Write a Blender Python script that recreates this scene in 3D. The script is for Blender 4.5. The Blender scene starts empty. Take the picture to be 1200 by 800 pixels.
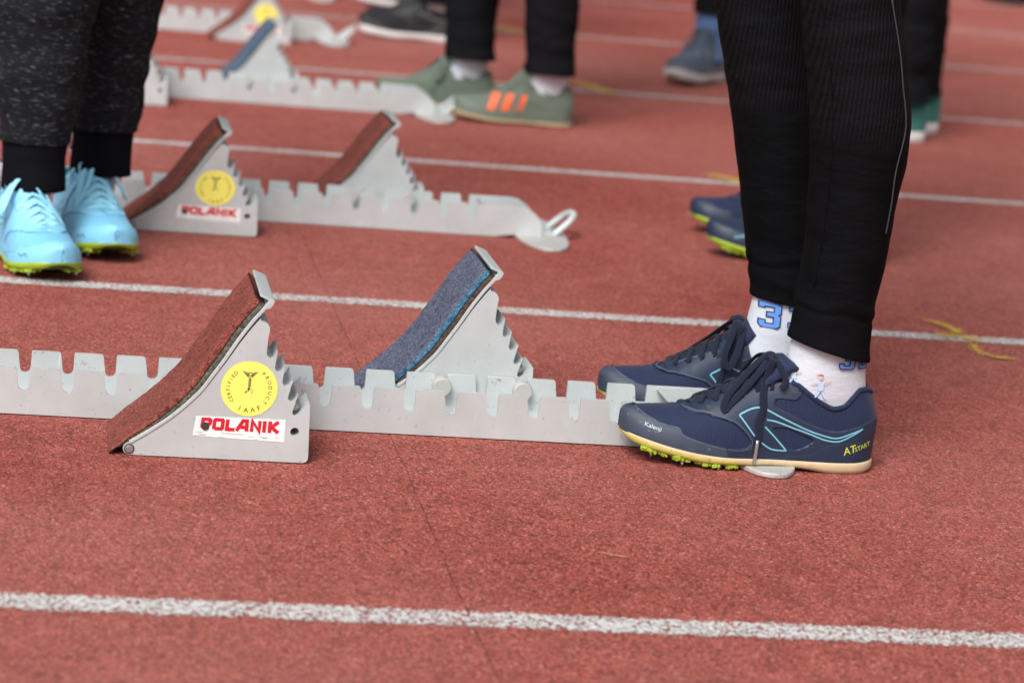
import bpy, bmesh, math, random
import numpy as np
from mathutils import Matrix, Vector, noise as mnoise

random.seed(7)
scene = bpy.context.scene
COL = scene.collection

# ------------------------------------------------------------------ camera
cam_data = bpy.data.cameras.new('camera')
cam = bpy.data.objects.new('camera', cam_data)
COL.objects.link(cam)
cam.matrix_world = Matrix(((0.982729, -0.058106, -0.175689, 0.0),
                           (-0.158684, 0.223795, -0.961631, 0.0),
                           (0.095195, 0.972903, 0.210710, 0.65664),
                           (0, 0, 0, 1)))
cam_data.sensor_width = 36.0
cam_data.lens = 91.5
cam_data.clip_start = 0.05
cam_data.clip_end = 2000
cam_data.dof.use_dof = True
cam_data.dof.focus_distance = 2.56
cam_data.dof.aperture_fstop = 6.0
cam_data.dof.aperture_blades = 7
scene.camera = cam

# ------------------------------------------------------------------ sky and sun (overcast, soft key from the left)
SUN_ELEV, SUN_AZ = math.radians(47), math.radians(-150)     # azimuth from +Y, negative = towards -X
world = bpy.data.worlds.new('World')
scene.world = world
world.use_nodes = True
wn = world.node_tree
wn.nodes.clear()
wo = wn.nodes.new('ShaderNodeOutputWorld')
bg = wn.nodes.new('ShaderNodeBackground')
sky = wn.nodes.new('ShaderNodeTexSky')
sky.sky_type = 'NISHITA'
sky.sun_disc = False
sky.sun_elevation = SUN_ELEV
sky.sun_rotation = SUN_AZ
sky.air_density = 1.0
sky.dust_density = 6.0
sky.ozone_density = 1.0
hs = wn.nodes.new('ShaderNodeHueSaturation')
hs.inputs['Saturation'].default_value = 0.30
wn.links.new(sky.outputs[0], hs.inputs['Color'])
wn.links.new(hs.outputs[0], bg.inputs['Color'])
bg.inputs['Strength'].default_value = 0.08
wn.links.new(bg.outputs[0], wo.inputs['Surface'])

sun_data = bpy.data.lights.new('sun', 'SUN')
sun_data.energy = 1.5
sun_data.angle = math.radians(24)
sun_data.color = (1.0, 0.985, 0.965)
sun = bpy.data.objects.new('sun', sun_data)
COL.objects.link(sun)
sd = Vector((math.sin(SUN_AZ) * math.cos(SUN_ELEV), math.cos(SUN_AZ) * math.cos(SUN_ELEV), math.sin(SUN_ELEV))).normalized()
sun.rotation_euler = sd.to_track_quat('Z', 'Y').to_euler()
sun.location = sd * 20

scene.view_settings.view_transform = 'Standard'
scene.view_settings.look = 'None'
scene.view_settings.gamma = 1
scene.view_settings.use_curve_mapping = False
scene.view_settings.exposure = 0.78
scene.render.engine = 'CYCLES'
scene.cycles.use_denoising = True
scene.cycles.max_bounces = 6
scene.cycles.transparent_max_bounces = 12

# ------------------------------------------------------------------ material helpers
def srgb(r, g, b):
    f = lambda c: (c / 255) / 12.92 if c / 255 <= 0.04045 else ((c / 255 + 0.055) / 1.055) ** 2.4
    return (f(r), f(g), f(b), 1.0)

class Mat:
    def __init__(s, name, rough=0.7, metal=0.0, spec=0.4):
        s.m = bpy.data.materials.new(name)
        s.m.use_nodes = True
        s.t = s.m.node_tree
        s.b = s.t.nodes['Principled BSDF']
        s.out = s.t.nodes['Material Output']
        s.b.inputs['Roughness'].default_value = rough
        s.b.inputs['Metallic'].default_value = metal
        s.b.inputs['Specular IOR Level'].default_value = spec
        s._co = None
    def node(s, kind, **kw):
        n = s.t.nodes.new(kind)
        for k, v in kw.items():
            setattr(n, k, v)
        return n
    def link(s, a, b):
        s.t.links.new(a, b)
    def co(s, scale=(1, 1, 1), rot=(0, 0, 0)):
        if s._co is None:
            s._co = s.node('ShaderNodeTexCoord')
        mp = s.node('ShaderNodeMapping')
        mp.inputs['Scale'].default_value = scale
        mp.inputs['Rotation'].default_value = rot
        s.link(s._co.outputs['Object'], mp.inputs['Vector'])
        return mp.outputs[0]
    def noise(s, scale, detail=3, rough=0.55, vec=None):
        n = s.node('ShaderNodeTexNoise')
        n.inputs['Scale'].default_value = scale
        n.inputs['Detail'].default_value = detail
        n.inputs['Roughness'].default_value = rough
        s.link(vec if vec is not None else s.co(), n.inputs['Vector'])
        return n.outputs['Fac']
    def voro(s, scale, out='Distance', rnd=1.0, vec=None, feature='F1'):
        n = s.node('ShaderNodeTexVoronoi', feature=feature)
        n.inputs['Scale'].default_value = scale
        n.inputs['Randomness'].default_value = rnd
        s.link(vec if vec is not None else s.co(), n.inputs['Vector'])
        return n.outputs[out]
    def ramp(s, fac, stops, interp='LINEAR'):
        r = s.node('ShaderNodeValToRGB')
        r.color_ramp.interpolation = interp
        e = r.color_ramp.elements
        while len(e) < len(stops):
            e.new(0.5)
        for el, (p, c) in zip(e, stops):
            el.position = p
            el.color = c if len(c) == 4 else (*c, 1)
        s.link(fac, r.inputs['Fac'])
        return r.outputs['Color']
    def mix(s, fac, a, b, blend='MIX'):
        n = s.node('ShaderNodeMix', data_type='RGBA', blend_type=blend)
        for sock, v in ((n.inputs[0], fac), (n.inputs[6], a), (n.inputs[7], b)):
            if hasattr(v, 'is_output'):
                s.link(v, sock)
            else:
                sock.default_value = v
        return n.outputs[2]
    def math(s, op, a, b=0.0, c=0.0, clamp=False):
        n = s.node('ShaderNodeMath', operation=op)
        n.use_clamp = clamp
        for sock, v in zip(n.inputs, (a, b, c)):
            if hasattr(v, 'is_output'):
                s.link(v, sock)
            else:
                sock.default_value = v
        return n.outputs[0]
    def bump(s, height, strength=0.5, dist=0.001, prev=None):
        n = s.node('ShaderNodeBump')
        n.inputs['Strength'].default_value = strength
        n.inputs['Distance'].default_value = dist
        s.link(height, n.inputs['Height'])
        if prev is not None:
            s.link(prev, n.inputs['Normal'])
        return n.outputs[0]
    def color(s, c):
        if hasattr(c, 'is_output'):
            s.link(c, s.b.inputs['Base Color'])
        else:
            s.b.inputs['Base Color'].default_value = c
    def normal(s, n):
        s.link(n, s.b.inputs['Normal'])
    def rough(s, r):
        s.link(r, s.b.inputs['Roughness'])

def scale_col(c, k):
    return (c[0] * k, c[1] * k, c[2] * k, 1)

GREY = lambda v: (v, v, v, 1)

# ---- track rubber
def mat_track():
    M = Mat('track_rubber', rough=0.85, spec=0.12)
    cell = M.voro(560, 'Color')
    sep = M.node('ShaderNodeSeparateColor')
    M.link(cell, sep.inputs[0])
    gran = M.ramp(sep.outputs[0], [(0.0, (.12, .021, .015, 1)), (0.25, (.32, .066, .048, 1)), (0.7, (.44, .106, .080, 1)), (0.95, (.53, .168, .135, 1)), (1.0, (.68, .38, .34, 1))])
    big = M.noise(2.3, 4, 0.6)
    med = M.noise(28, 4, 0.6)
    c = M.mix(M.math('MULTIPLY_ADD', big, 1.5, -0.35, True), scale_col((1, .93, .92), .84), (1.08, 1.08, 1.1, 1))
    c2 = M.mix(M.math('MULTIPLY_ADD', med, 2.4, -0.7, True), (.80, .78, .78, 1), (1.12, 1.13, 1.14, 1))
    col = M.mix(1.0, gran, c, 'MULTIPLY')
    col = M.mix(1.0, col, c2, 'MULTIPLY')
    pits = M.voro(250, 'Distance')
    pm = M.math('MULTIPLY_ADD', pits, 4.5, -2.6, True)
    col = M.mix(M.math('MULTIPLY', pm, .65), col, (.085, .02, .017, 1))
    dust = M.math('MULTIPLY_ADD', M.noise(.9, 4, .6), 2.4, -.85, True)
    col = M.mix(M.math('MULTIPLY', dust, M.math('MULTIPLY_ADD', M.noise(420, 2, .7), 1.0, -.2, True)), col, (.60, .30, .26, 1))
    spot = M.math('MULTIPLY_ADD', M.noise(9, 5, .75), 6, -3.6, True)
    col = M.mix(M.math('MULTIPLY', spot, .5), col, (.16, .035, .028, 1))
    M.color(col)
    d1 = M.voro(560, 'Distance')
    d2 = M.noise(900, 2, 0.6)
    d3 = M.noise(160, 3, 0.6)
    h = M.math('ADD', M.math('MULTIPLY', d1, -0.9), M.math('ADD', M.math('MULTIPLY', d2, .7), M.math('MULTIPLY', d3, 1.1)))
    M.normal(M.bump(h, 1.0, 0.0015))
    return M.m

def paint_alpha(M, alpha):
    tr = M.node('ShaderNodeBsdfTransparent')
    mx = M.node('ShaderNodeMixShader')
    M.link(alpha, mx.inputs[0])
    M.link(tr.outputs[0], mx.inputs[1])
    M.link(M.b.outputs[0], mx.inputs[2])
    M.link(mx.outputs[0], M.out.inputs['Surface'])

def mat_line(name, base, wear, half=0.025):
    M = Mat(name, rough=0.85, spec=0.3)
    n1 = M.noise(170, 3, .6)
    n2 = M.noise(420, 2, .6)
    c = M.mix(M.math('MULTIPLY_ADD', n1, 2.2, -0.6, True), scale_col(base, .62), base)
    c = M.mix(M.math('MULTIPLY_ADD', n2, 3, -1.1, True), scale_col(base, .7), c)
    M.color(c)
    sp = M.node('ShaderNodeSeparateXYZ')
    M.link(M.co(), sp.inputs[0])
    ay = M.math('ABSOLUTE', sp.outputs[1])
    e = M.math('SUBTRACT', half, ay)
    e = M.math('ADD', e, M.math('MULTIPLY_ADD', n1, .013, -.0065))
    e = M.math('ADD', e, M.math('MULTIPLY_ADD', M.noise(14, 3, .6), .008, -.004))
    edge = M.math('MULTIPLY', e, 120, 0, True)
    v = M.voro(430, 'Distance')
    sc = M.node('ShaderNodeSeparateColor')
    M.link(M.voro(430, 'Color'), sc.inputs[0])
    cover = M.math('SUBTRACT', 1.42 - wear, M.math('ADD', M.math('MULTIPLY_ADD', M.noise(5, 4, .7), .75, -.22), M.math('MULTIPLY_ADD', n1, .55, -.2)))
    cover = M.math('MULTIPLY', cover, edge)
    holes = M.math('MULTIPLY_ADD', M.math('SUBTRACT', cover, sc.outputs[0]), 3.5, .55, True)
    paint_alpha(M, M.math('MULTIPLY', holes, M.math('MULTIPLY', edge, 3, 0, True)))
    M.normal(M.bump(M.math('ADD', n2, M.math('MULTIPLY', v, -.8)), .9, .0012))
    return M.m

def mat_yellow():
    M = Mat('yellow_spray_paint', rough=0.85)
    n1 = M.noise(120, 4, .65)
    n2 = M.noise(400, 2, .6)
    M.color(M.mix(n1, (.50, .29, .035, 1), (.66, .45, .07, 1)))
    a = M.math('MULTIPLY_ADD', M.math('ADD', n1, M.math('MULTIPLY', n2, .5)), 5.0, -2.9, True)
    vc = M.node('ShaderNodeVertexColor', layer_name='edge')
    sp = M.node('ShaderNodeSeparateColor')
    M.link(vc.outputs[0], sp.inputs[0])
    sc = M.node('ShaderNodeSeparateColor')
    M.link(M.voro(380, 'Color'), sc.inputs[0])
    cover = M.math('ADD', M.math('MULTIPLY', sp.outputs[0], 1.0), M.math('MULTIPLY_ADD', n1, 1.9, -1.15))
    f = M.math('MULTIPLY_ADD', M.math('SUBTRACT', cover, sc.outputs[0]), 3.0, .45, True)
    paint_alpha(M, M.math('MULTIPLY', f, M.math('MULTIPLY', sp.outputs[0], 4, 0, True)))
    M.normal(M.bump(n2, .8, .0012))
    return M.m

def mat_alu(name='matt_aluminium', base=(.80, .785, .775), rough=.48, metal=.55):
    M = Mat(name, rough=rough, metal=metal, spec=.5)
    n1 = M.noise(22, 5, .6)
    n2 = M.noise(140, 4, .65)
    st = M.noise(60, 4, .7, M.co((1, 1, 7)))
    c = M.mix(M.math('MULTIPLY_ADD', n1, 2.2, -.6, True), (*[v * .86 for v in base], 1), (*base, 1))
    n0 = M.noise(7, 4, .65)
    c = M.mix(M.math('MULTIPLY_ADD', n0, 3, -1.3, True), M.mix(1.0, c, (.88, .875, .87, 1), 'MULTIPLY'), c)
    c = M.mix(M.math('MULTIPLY_ADD', n2, 9, -5.6, True), c, (.30, .275, .26, 1))
    c = M.mix(M.math('MULTIPLY_ADD', st, 10, -6.9, True), c, (.36, .34, .33, 1))
    M.color(c)
    sc1 = M.noise(90, 3, .6, M.co((.16, 1, 2.6), (0, .5, 0)))
    sc2 = M.noise(70, 3, .6, M.co((2.8, 1, .2), (0, -.35, 0)))
    c = M.mix(M.math('MULTIPLY', M.math('MULTIPLY_ADD', sc1, 14, -9.6, True), .5), c, (.33, .32, .31, 1))
    c = M.mix(M.math('MULTIPLY', M.math('MULTIPLY_ADD', sc2, 14, -9.4, True), .5), c, (.86, .86, .86, 1))
    M.color(c)
    M.rough(M.math('MULTIPLY_ADD', n2, .25, rough - .1))
    M.normal(M.bump(M.math('ADD', n2, M.noise(900, 1)), .12, .0004))
    return M.m

def mat_rubber(name, dark, mid, light, streak=None):
    M = Mat(name, rough=.9, spec=.25)
    cell = M.voro(700, 'Color', vec=M.co((1, .6, 1)))
    sep = M.node('ShaderNodeSeparateColor')
    M.link(cell, sep.inputs[0])
    col = M.ramp(sep.outputs[0], [(0, dark), (.5, mid), (.9, light), (1, scale_col(light, 1.35))])
    n = M.noise(45, 4, .65)
    col = M.mix(M.math('MULTIPLY_ADD', n, 2.6, -.8, True), M.mix(1.0, col, GREY(.74), 'MULTIPLY'), col)
    pits = M.voro(240, 'Distance', vec=M.co((1, .7, 1)))
    col = M.mix(M.math('MULTIPLY_ADD', pits, 5, -3.6, True), col, scale_col(dark, .6))
    M.color(col)
    h = M.math('ADD', M.math('MULTIPLY', pits, -1.0), M.math('ADD', M.noise(500, 2), M.math('MULTIPLY', M.voro(700, 'Distance'), -.7)))
    M.normal(M.bump(h, .9, .0012))
    return M.m

def mat_fabric(name, c, var=.25, weave=900, rough=.9, strength=.5, spec=.25, wrinkle=0.0):
    M = Mat(name, rough=rough, spec=spec)
    n = M.noise(35, 4, .6)
    col = M.mix(n, scale_col(c, 1 - var), scale_col(c, 1 + var))
    v = M.voro(weave, 'Distance', rnd=.15, vec=M.co((1, 1, 1), (.3, .2, .5)))
    col = M.mix(M.math('MULTIPLY_ADD', v, 1.4, -.2, True), scale_col(c, 1 + var * 1.3), col)
    M.color(col)
    nrm = M.bump(v, strength, .0006)
    if wrinkle:
        nrm = M.bump(M.noise(28, 4, .6, M.co((1, 1, 2.2))), wrinkle, .006, nrm)
    M.normal(nrm)
    M.b.inputs['Sheen Weight'].default_value = .0 if max(c[:3]) < .02 else .08
    M.b.inputs['Sheen Roughness'].default_value = .5
    return M.m

def mat_plain(name, c, rough=.5, metal=0, spec=.4, var=.12, nscale=60, bump=.15, scuff=None):
    M = Mat(name, rough=rough, metal=metal, spec=spec)
    n = M.noise(nscale, 4, .6)
    col = M.mix(n, scale_col(c, 1 - var), scale_col(c, 1 + var))
    if scuff:
        s = M.noise(nscale * 1.7, 5, .7)
        col = M.mix(M.math('MULTIPLY_ADD', s, 8, -4.8, True), col, scuff)
    M.color(col)
    M.normal(M.bump(M.noise(700, 2), bump, .0004))
    return M.m

def mat_heather():
    M = Mat('heather_fleece', rough=.95, spec=.15)
    a = M.noise(300, 4, .7, M.co((.30, .30, 1.4), (.1, .35, 0)))
    b = M.noise(30, 3, .6)
    base = M.mix(b, (.0062, .0075, .0095, 1), (.013, .0155, .019, 1))
    f = M.math('MULTIPLY_ADD', a, 7, -3.95, True)
    M.color(M.mix(f, base, (.13, .145, .155, 1)))
    M.normal(M.bump(M.noise(600, 2), .5, .0008, M.bump(M.noise(22, 3, .6, M.co((1, 1, 1.8))), .5, .007)))
    return M.m

def mat_rib(name, c, n_ribs=1.0):
    M = Mat(name, rough=.92, spec=.05)
    w = M.node('ShaderNodeTexWave', wave_type='BANDS', bands_direction='DIAGONAL')
    w.inputs['Scale'].default_value = 160 * n_ribs
    w.inputs['Distortion'].default_value = .6
    M.link(M.co((1, 1, .02)), w.inputs['Vector'])
    M.color(M.mix(M.noise(40, 3), scale_col(c, .75), scale_col(c, 1.3)))
    M.normal(M.bump(w.outputs['Fac'], .22, .0005, M.bump(M.noise(35, 4, .6, M.co((1, 1, 2))), .35, .004)))
    return M.m

MAT = {}
MAT['track'] = mat_track()
MAT['line_near'] = mat_line('lane_paint', (.80, .77, .75, 1), .52, .0225)
MAT['line_far'] = mat_line('worn_lane_paint', (.70, .63, .61, 1), .50, .0235)
MAT['yellow_spray'] = mat_yellow()
MAT['alu'] = mat_alu(base=(.60, .645, .652), metal=.20)
MAT['alu_dull'] = mat_alu('dull_cast_aluminium', (.60, .59, .575), .55, .35)
MAT['steel'] = mat_plain('zinc_steel', (.50, .49, .47, 1), .38, .85, nscale=200, var=.25)
MAT['dark_hole'] = mat_plain('dark_steel_and_gap_shade', (.05, .048, .048, 1), .6, .2)
MAT['pad_red'] = mat_rubber('red_pad_rubber', (.135, .032, .024, 1), (.24, .060, .044, 1), (.31, .092, .070, 1))
MAT['pad_blue'] = mat_rubber('blue_pad_rubber', (.045, .050, .075, 1), (.105, .120, .18, 1), (.155, .185, .27, 1))
MAT['pad_blue_edge'] = mat_rubber('bright_blue_rubber', (.022, .105, .20, 1), (.045, .165, .29, 1), (.10, .24, .36, 1))
MAT['foam_grey'] = mat_rubber('grey_foam', (.05, .05, .038, 1), (.10, .10, .075, 1), (.15, .15, .12, 1))
MAT['foam_brown'] = mat_rubber('brown_foam', (.045, .028, .02, 1), (.085, .058, .043, 1), (.11, .08, .065, 1))
MAT['sticker_yellow'] = mat_plain('yellow_sticker', (.86, .79, .15, 1), .55, var=.05, scuff=(.80, .74, .30, 1))
MAT['sticker_white'] = mat_plain('white_sticker', (.80, .80, .80, 1), .5, var=.04, scuff=(.60, .60, .60, 1))
MAT['print_red'] = mat_plain('red_print', (.58, .015, .03, 1), .5, var=.1, scuff=(.66, .12, .13, 1))
MAT['print_black'] = mat_plain('black_print', (.035, .033, .02, 1), .6)
MAT['print_olive'] = mat_plain('faded_print', (.30, .27, .10, 1), .6)
MAT['print_grey'] = mat_plain('grey_print', (.45, .45, .46, 1), .6)
# sports clothing
def mat_tights():
    M = Mat('black_tights', rough=.7, spec=.045)
    sp = M.node('ShaderNodeSeparateXYZ')
    M.link(M.co(), sp.inputs[0])
    w = M.node('ShaderNodeTexWave', wave_type='BANDS', bands_direction='X')
    w.inputs['Scale'].default_value = 72
    w.inputs['Distortion'].default_value = .5
    w.inputs['Detail'].default_value = 1
    M.link(M.co((1, .15, .10)), w.inputs['Vector'])
    h = M.node('ShaderNodeTexWave', wave_type='BANDS', bands_direction='Z')
    h.inputs['Scale'].default_value = 150
    h.inputs['Distortion'].default_value = 1.2
    M.link(M.co(), h.inputs['Vector'])
    zone = M.math('MULTIPLY_ADD', M.math('ADD', sp.outputs[2], M.math('MULTIPLY', M.noise(9, 2), .05)), 30, -10.6, True)
    rib = M.math('MULTIPLY', w.outputs['Fac'], zone)
    knit = M.math('MULTIPLY', h.outputs['Fac'], zone)
    v = M.voro(900, 'Distance', rnd=.2)
    col = M.mix(M.noise(30, 4), (.0026, .0028, .0034, 1), (.0050, .0053, .0064, 1))
    col = M.mix(M.math('MULTIPLY', M.math('ADD', rib, M.math('MULTIPLY', knit, .35)), .6), col, (.0105, .0105, .0125, 1))
    M.color(col)
    b = M.bump(M.noise(22, 4, .6, M.co((1, 1, 2.4))), .55, .006)
    b = M.bump(rib, .5, .0012, b)
    M.normal(M.bump(v, .5, .0005, b))
    return M.m
MAT['tights'] = mat_tights()
MAT['tights_rib'] = mat_rib('black_rib_knit', (.0045, .0045, .0055, 1))
MAT['seam_grey'] = mat_fabric('grey_seam', (.036, .039, .046, 1), .2)
MAT['heather'] = mat_heather()
MAT['black_rib'] = mat_rib('navy_black_rib', (.0055, .006, .0085, 1))
MAT['black_cloth'] = mat_fabric('black_trouser_cloth', (.0065, .0068, .008, 1), .3, 500, .9, .4, .05, .9)
MAT['sock_white'] = mat_fabric('white_cotton', (.55, .585, .65, 1), .06, 620, .95, .55, .2, .25)
MAT['sock_blue'] = mat_fabric('blue_cotton', (.075, .14, .29, 1), .15, 700)
MAT['print_blue'] = mat_fabric('blue_sock_print', (.11, .26, .66, 1), .1, 700)
MAT['print_navy'] = mat_fabric('navy_sock_print', (.02, .03, .09, 1), .1, 700)
MAT['print_skin'] = mat_fabric('tan_sock_print', (.62, .47, .35, 1), .1, 700)
MAT['print_cap'] = mat_fabric('red_sock_print', (.45, .05, .10, 1), .1, 700)
MAT['print_pale'] = mat_fabric('pale_blue_sock_print', (.45, .58, .82, 1), .1, 700)
MAT['navy_mesh'] = mat_fabric('navy_mesh', (.0075, .0138, .040, 1), .6, 520, .75, 1.0, .3)
MAT['navy_panel'] = mat_plain('navy_panel', (.016, .0275, .058, 1), .48, nscale=90, var=.2)
MAT['navy_toe'] = mat_plain('scuffed_navy_toe', (.038, .050, .078, 1), .55, nscale=70, var=.3, scuff=(.16, .165, .175, 1))
MAT['navy_lace'] = mat_fabric('navy_lace', (.0060, .0095, .024, 1), .35, 1100, .9, .9)
MAT['stripe_blue'] = mat_plain('light_blue_print', (.17, .43, .55, 1), .5)
MAT['thread'] = mat_plain('grey_blue_thread', (.10, .125, .165, 1), .8)
MAT['lime_print'] = mat_plain('lime_print', (.62, .72, .05, 1), .5)
MAT['pale_print'] = mat_plain('pale_print', (.50, .66, .70, 1), .5)
MAT['sole_tan'] = mat_plain('tan_midsole', (.55, .44, .27, 1), .65, nscale=50, var=.2, scuff=(.33, .25, .16, 1))
MAT['sole_yellow'] = mat_plain('yellow_midsole', (.55, .48, .13, 1), .6, nscale=60, var=.25, scuff=(.30, .25, .10, 1))
MAT['lime'] = mat_plain('lime_plastic', (.31, .44, .028, 1), .45, var=.25)
MAT['blue_upper'] = mat_fabric('light_blue_upper', (.18, .50, .73, 1), .08, 900, .6, .5, .4)
MAT['blue_panel'] = mat_plain('light_blue_panel', (.225, .565, .78, 1), .5, var=.07)
MAT['blue_lace'] = mat_fabric('light_blue_lace', (.30, .66, .84, 1), .08, 1100)
MAT['dark_print'] = mat_plain('dark_blue_print', (.05, .12, .20, 1), .5)
MAT['green_upper'] = mat_fabric('grey_green_knit', (.105, .135, .105, 1), .2, 600, .85, .8)
MAT['green_panel'] = mat_plain('grey_green_panel', (.12, .15, .12, 1), .6)
MAT['orange'] = mat_plain('orange_stripe', (.85, .13, .035, 1), .5)
MAT['gum'] = mat_plain('gum_sole', (.43, .34, .20, 1), .6)
MAT['black_upper'] = mat_fabric('black_mesh', (.014, .015, .017, 1), .3, 700)
MAT['black_panel'] = mat_plain('black_panel', (.02, .021, .024, 1), .5)
MAT['white_sole'] = mat_plain('white_sole', (.70, .70, .69, 1), .6, scuff=(.5, .48, .46, 1))
MAT['grey_sole'] = mat_plain('grey_white_sole', (.48, .47, .45, 1), .6)
MAT['slate_upper'] = mat_fabric('slate_blue_mesh', (.055, .075, .11, 1), .3, 700)
MAT['slate_panel'] = mat_plain('slate_panel', (.13, .15, .18, 1), .5)
MAT['teal_upper'] = mat_fabric('teal_green_mesh', (.02, .13, .115, 1), .25, 700)
MAT['teal_panel'] = mat_plain('teal_panel', (.035, .17, .15, 1), .5)
MAT['skin'] = mat_plain('skin', (.50, .30, .21, 1), .5, var=.08)
MAT['hair'] = mat_plain('dark_hair', (.025, .017, .012, 1), .6)
MAT['jacket'] = mat_fabric('dark_jacket', (.02, .022, .03, 1), .2, 500)
MAT['straw'] = mat_plain('dry_straw', (.5, .36, .2, 1), .8)
def mat_joint():
    M = Mat('track_joint', rough=.9)
    M.color((.10, .024, .019, 1))
    a = M.math('MULTIPLY_ADD', M.noise(60, 4, .7), 3.2, -.95, True)
    paint_alpha(M, M.math('MULTIPLY', a, .62))
    return M.m
MAT['seam'] = mat_joint()

# ------------------------------------------------------------------ mesh helpers
def link_mesh(name, verts, faces, mats, parent=None, smooth=False, midx=None):
    me = bpy.data.meshes.new(name)
    me.from_pydata([tuple(map(float, v)) for v in verts], [], faces)
    if not isinstance(mats, (list, tuple)):
        mats = [mats]
    for m in mats:
        me.materials.append(MAT[m] if isinstance(m, str) else m)
    if midx is not None:
        me.polygons.foreach_set('material_index', midx)
    if smooth:
        me.polygons.foreach_set('use_smooth', [True] * len(me.polygons))
    me.update()
    o = bpy.data.objects.new(name, me)
    COL.objects.link(o)
    if parent:
        o.parent = parent
    return o

def bm_obj(name, bm, mats, parent=None, smooth=False):
    bmesh.ops.recalc_face_normals(bm, faces=bm.faces)
    me = bpy.data.meshes.new(name)
    bm.to_mesh(me)
    bm.free()
    if not isinstance(mats, (list, tuple)):
        mats = [mats]
    for m in mats:
        me.materials.append(MAT[m])
    if smooth:
        me.polygons.foreach_set('use_smooth', [True] * len(me.polygons))
    o = bpy.data.objects.new(name, me)
    COL.objects.link(o)
    if parent:
        o.parent = parent
    return o

def bevel(o, w=.0008, seg=2, ang=40):
    b = o.modifiers.new('bevel', 'BEVEL')
    b.width = w
    b.segments = seg
    b.limit_method = 'ANGLE'
    b.angle_limit = math.radians(ang)
    return o

def empty(name, loc=(0, 0, 0), rz=0.0, label=None, cat=None, group=None):
    o = bpy.data.objects.new(name, None)
    o.empty_display_size = .05
    COL.objects.link(o)
    o.location = loc
    o.rotation_euler = (0, 0, rz)
    tag(o, label, cat, group)
    return o

def tag(o, label=None, cat=None, group=None, kind=None):
    if label: o['label'] = label
    if cat: o['category'] = cat
    if group: o['group'] = group
    if kind: o['kind'] = kind
    return o

def copy_tree(o, parent=None):
    c = o.copy()
    COL.objects.link(c)
    c.parent = parent
    for ch in list(o.children):
        copy_tree(ch, c)
    return c

def round_poly(pts, radii, seg=4):
    """rounded polygon corners"""
    n = len(pts)
    out = []
    for i in range(n):
        p = np.array(pts[i], float)
        r = radii if isinstance(radii, (int, float)) else radii[i]
        if r <= 0:
            out.append(tuple(p)); continue
        a = np.array(pts[i - 1], float) - p
        b = np.array(pts[(i + 1) % n], float) - p
        la, lb = np.linalg.norm(a), np.linalg.norm(b)
        a /= la; b /= lb
        k = min(r, la * .45, lb * .45)
        A, B = p + a * k, p + b * k
        for t in np.linspace(0, 1, seg + 1):
            out.append(tuple((1 - t) ** 2 * A + 2 * t * (1 - t) * p + t * t * B))
    return out

def add_plate(bm, outer, y0, y1, holes=(), mi=0):
    """extrude an outline in the XZ plane between y0 and y1, with holes"""
    vs, es = [], []
    loops = [outer] + list(holes)
    for lp in loops:
        v = [bm.verts.new((p[0], y0, p[1])) for p in lp]
        e = [bm.edges.new((v[i], v[(i + 1) % len(v)])) for i in range(len(v))]
        vs += v; es += e
    r = bmesh.ops.triangle_fill(bm, use_beauty=True, use_dissolve=False, edges=es)
    faces = [f for f in r['geom'] if isinstance(f, bmesh.types.BMFace)]
    ex = bmesh.ops.extrude_face_region(bm, geom=faces)
    nv = [g for g in ex['geom'] if isinstance(g, bmesh.types.BMVert)]
    for v in nv:
        v.co.y = y1
    for f in bm.faces:
        if all(v.is_valid for v in f.verts):
            pass
    return faces

def circle(cx, cz, r, n=20):
    return [(cx + r * math.cos(2 * math.pi * k / n), cz + r * math.sin(2 * math.pi * k / n)) for k in range(n)]

def add_cyl(bm, c, axis, r0, r1, h, seg=20):
    m = Vector(axis).to_track_quat('Z', 'Y').to_matrix().to_4x4()
    m.translation = Vector(c) + Vector(axis).normalized() * h / 2
    bmesh.ops.create_cone(bm, cap_ends=True, segments=seg, radius1=r0, radius2=r1, depth=h, matrix=m)

def resample(pts, n):
    pts = np.asarray(pts, float)
    # catmull-rom
    P = np.vstack([2 * pts[0] - pts[1], pts, 2 * pts[-1] - pts[-2]])
    out = []
    m = len(pts) - 1
    for t in np.linspace(0, m, n):
        i = min(int(t), m - 1)
        u = t - i
        p0, p1, p2, p3 = P[i], P[i + 1], P[i + 2], P[i + 3]
        out.append(.5 * ((2 * p1) + (-p0 + p2) * u + (2 * p0 - 5 * p1 + 4 * p2 - p3) * u ** 2 + (-p0 + 3 * p1 - 3 * p2 + p3) * u ** 3))
    return np.array(out)

def sweep(pts, rw, rt, hint=(0, 0, 1), seg=8, n=None, closed_ends=True, taper=None):
    """sweep an elliptical section (rw across, rt along the hint normal)"""
    pts = resample(pts, n) if n else np.asarray(pts, float)
    k = len(pts)
    tan = np.gradient(pts, axis=0)
    tan /= np.linalg.norm(tan, axis=1)[:, None] + 1e-12
    V, F = [], []
    for i in range(k):
        h = np.array(hint[i] if hasattr(hint[0], '__len__') else hint, float)
        s = np.cross(tan[i], h)
        s /= np.linalg.norm(s) + 1e-9
        nn = np.cross(s, tan[i])
        sc = 1 if taper is None else taper[i]
        for j in range(seg):
            a = 2 * math.pi * j / seg
            V.append(pts[i] + sc * (s * rw * math.cos(a) + nn * rt * math.sin(a)))
    for i in range(k - 1):
        for j in range(seg):
            F.append((i * seg + j, i * seg + (j + 1) % seg, (i + 1) * seg + (j + 1) % seg, (i + 1) * seg + j))
    if closed_ends:
        F.append(tuple(range(seg))[::-1])
        F.append(tuple((k - 1) * seg + j for j in range(seg)))
    return V, F

def join_vf(parts):
    V, F = [], []
    for v, f in parts:
        o = len(V)
        V += [tuple(p) for p in v]
        F += [tuple(i + o for i in q) for q in f]
    return V, F

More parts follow.
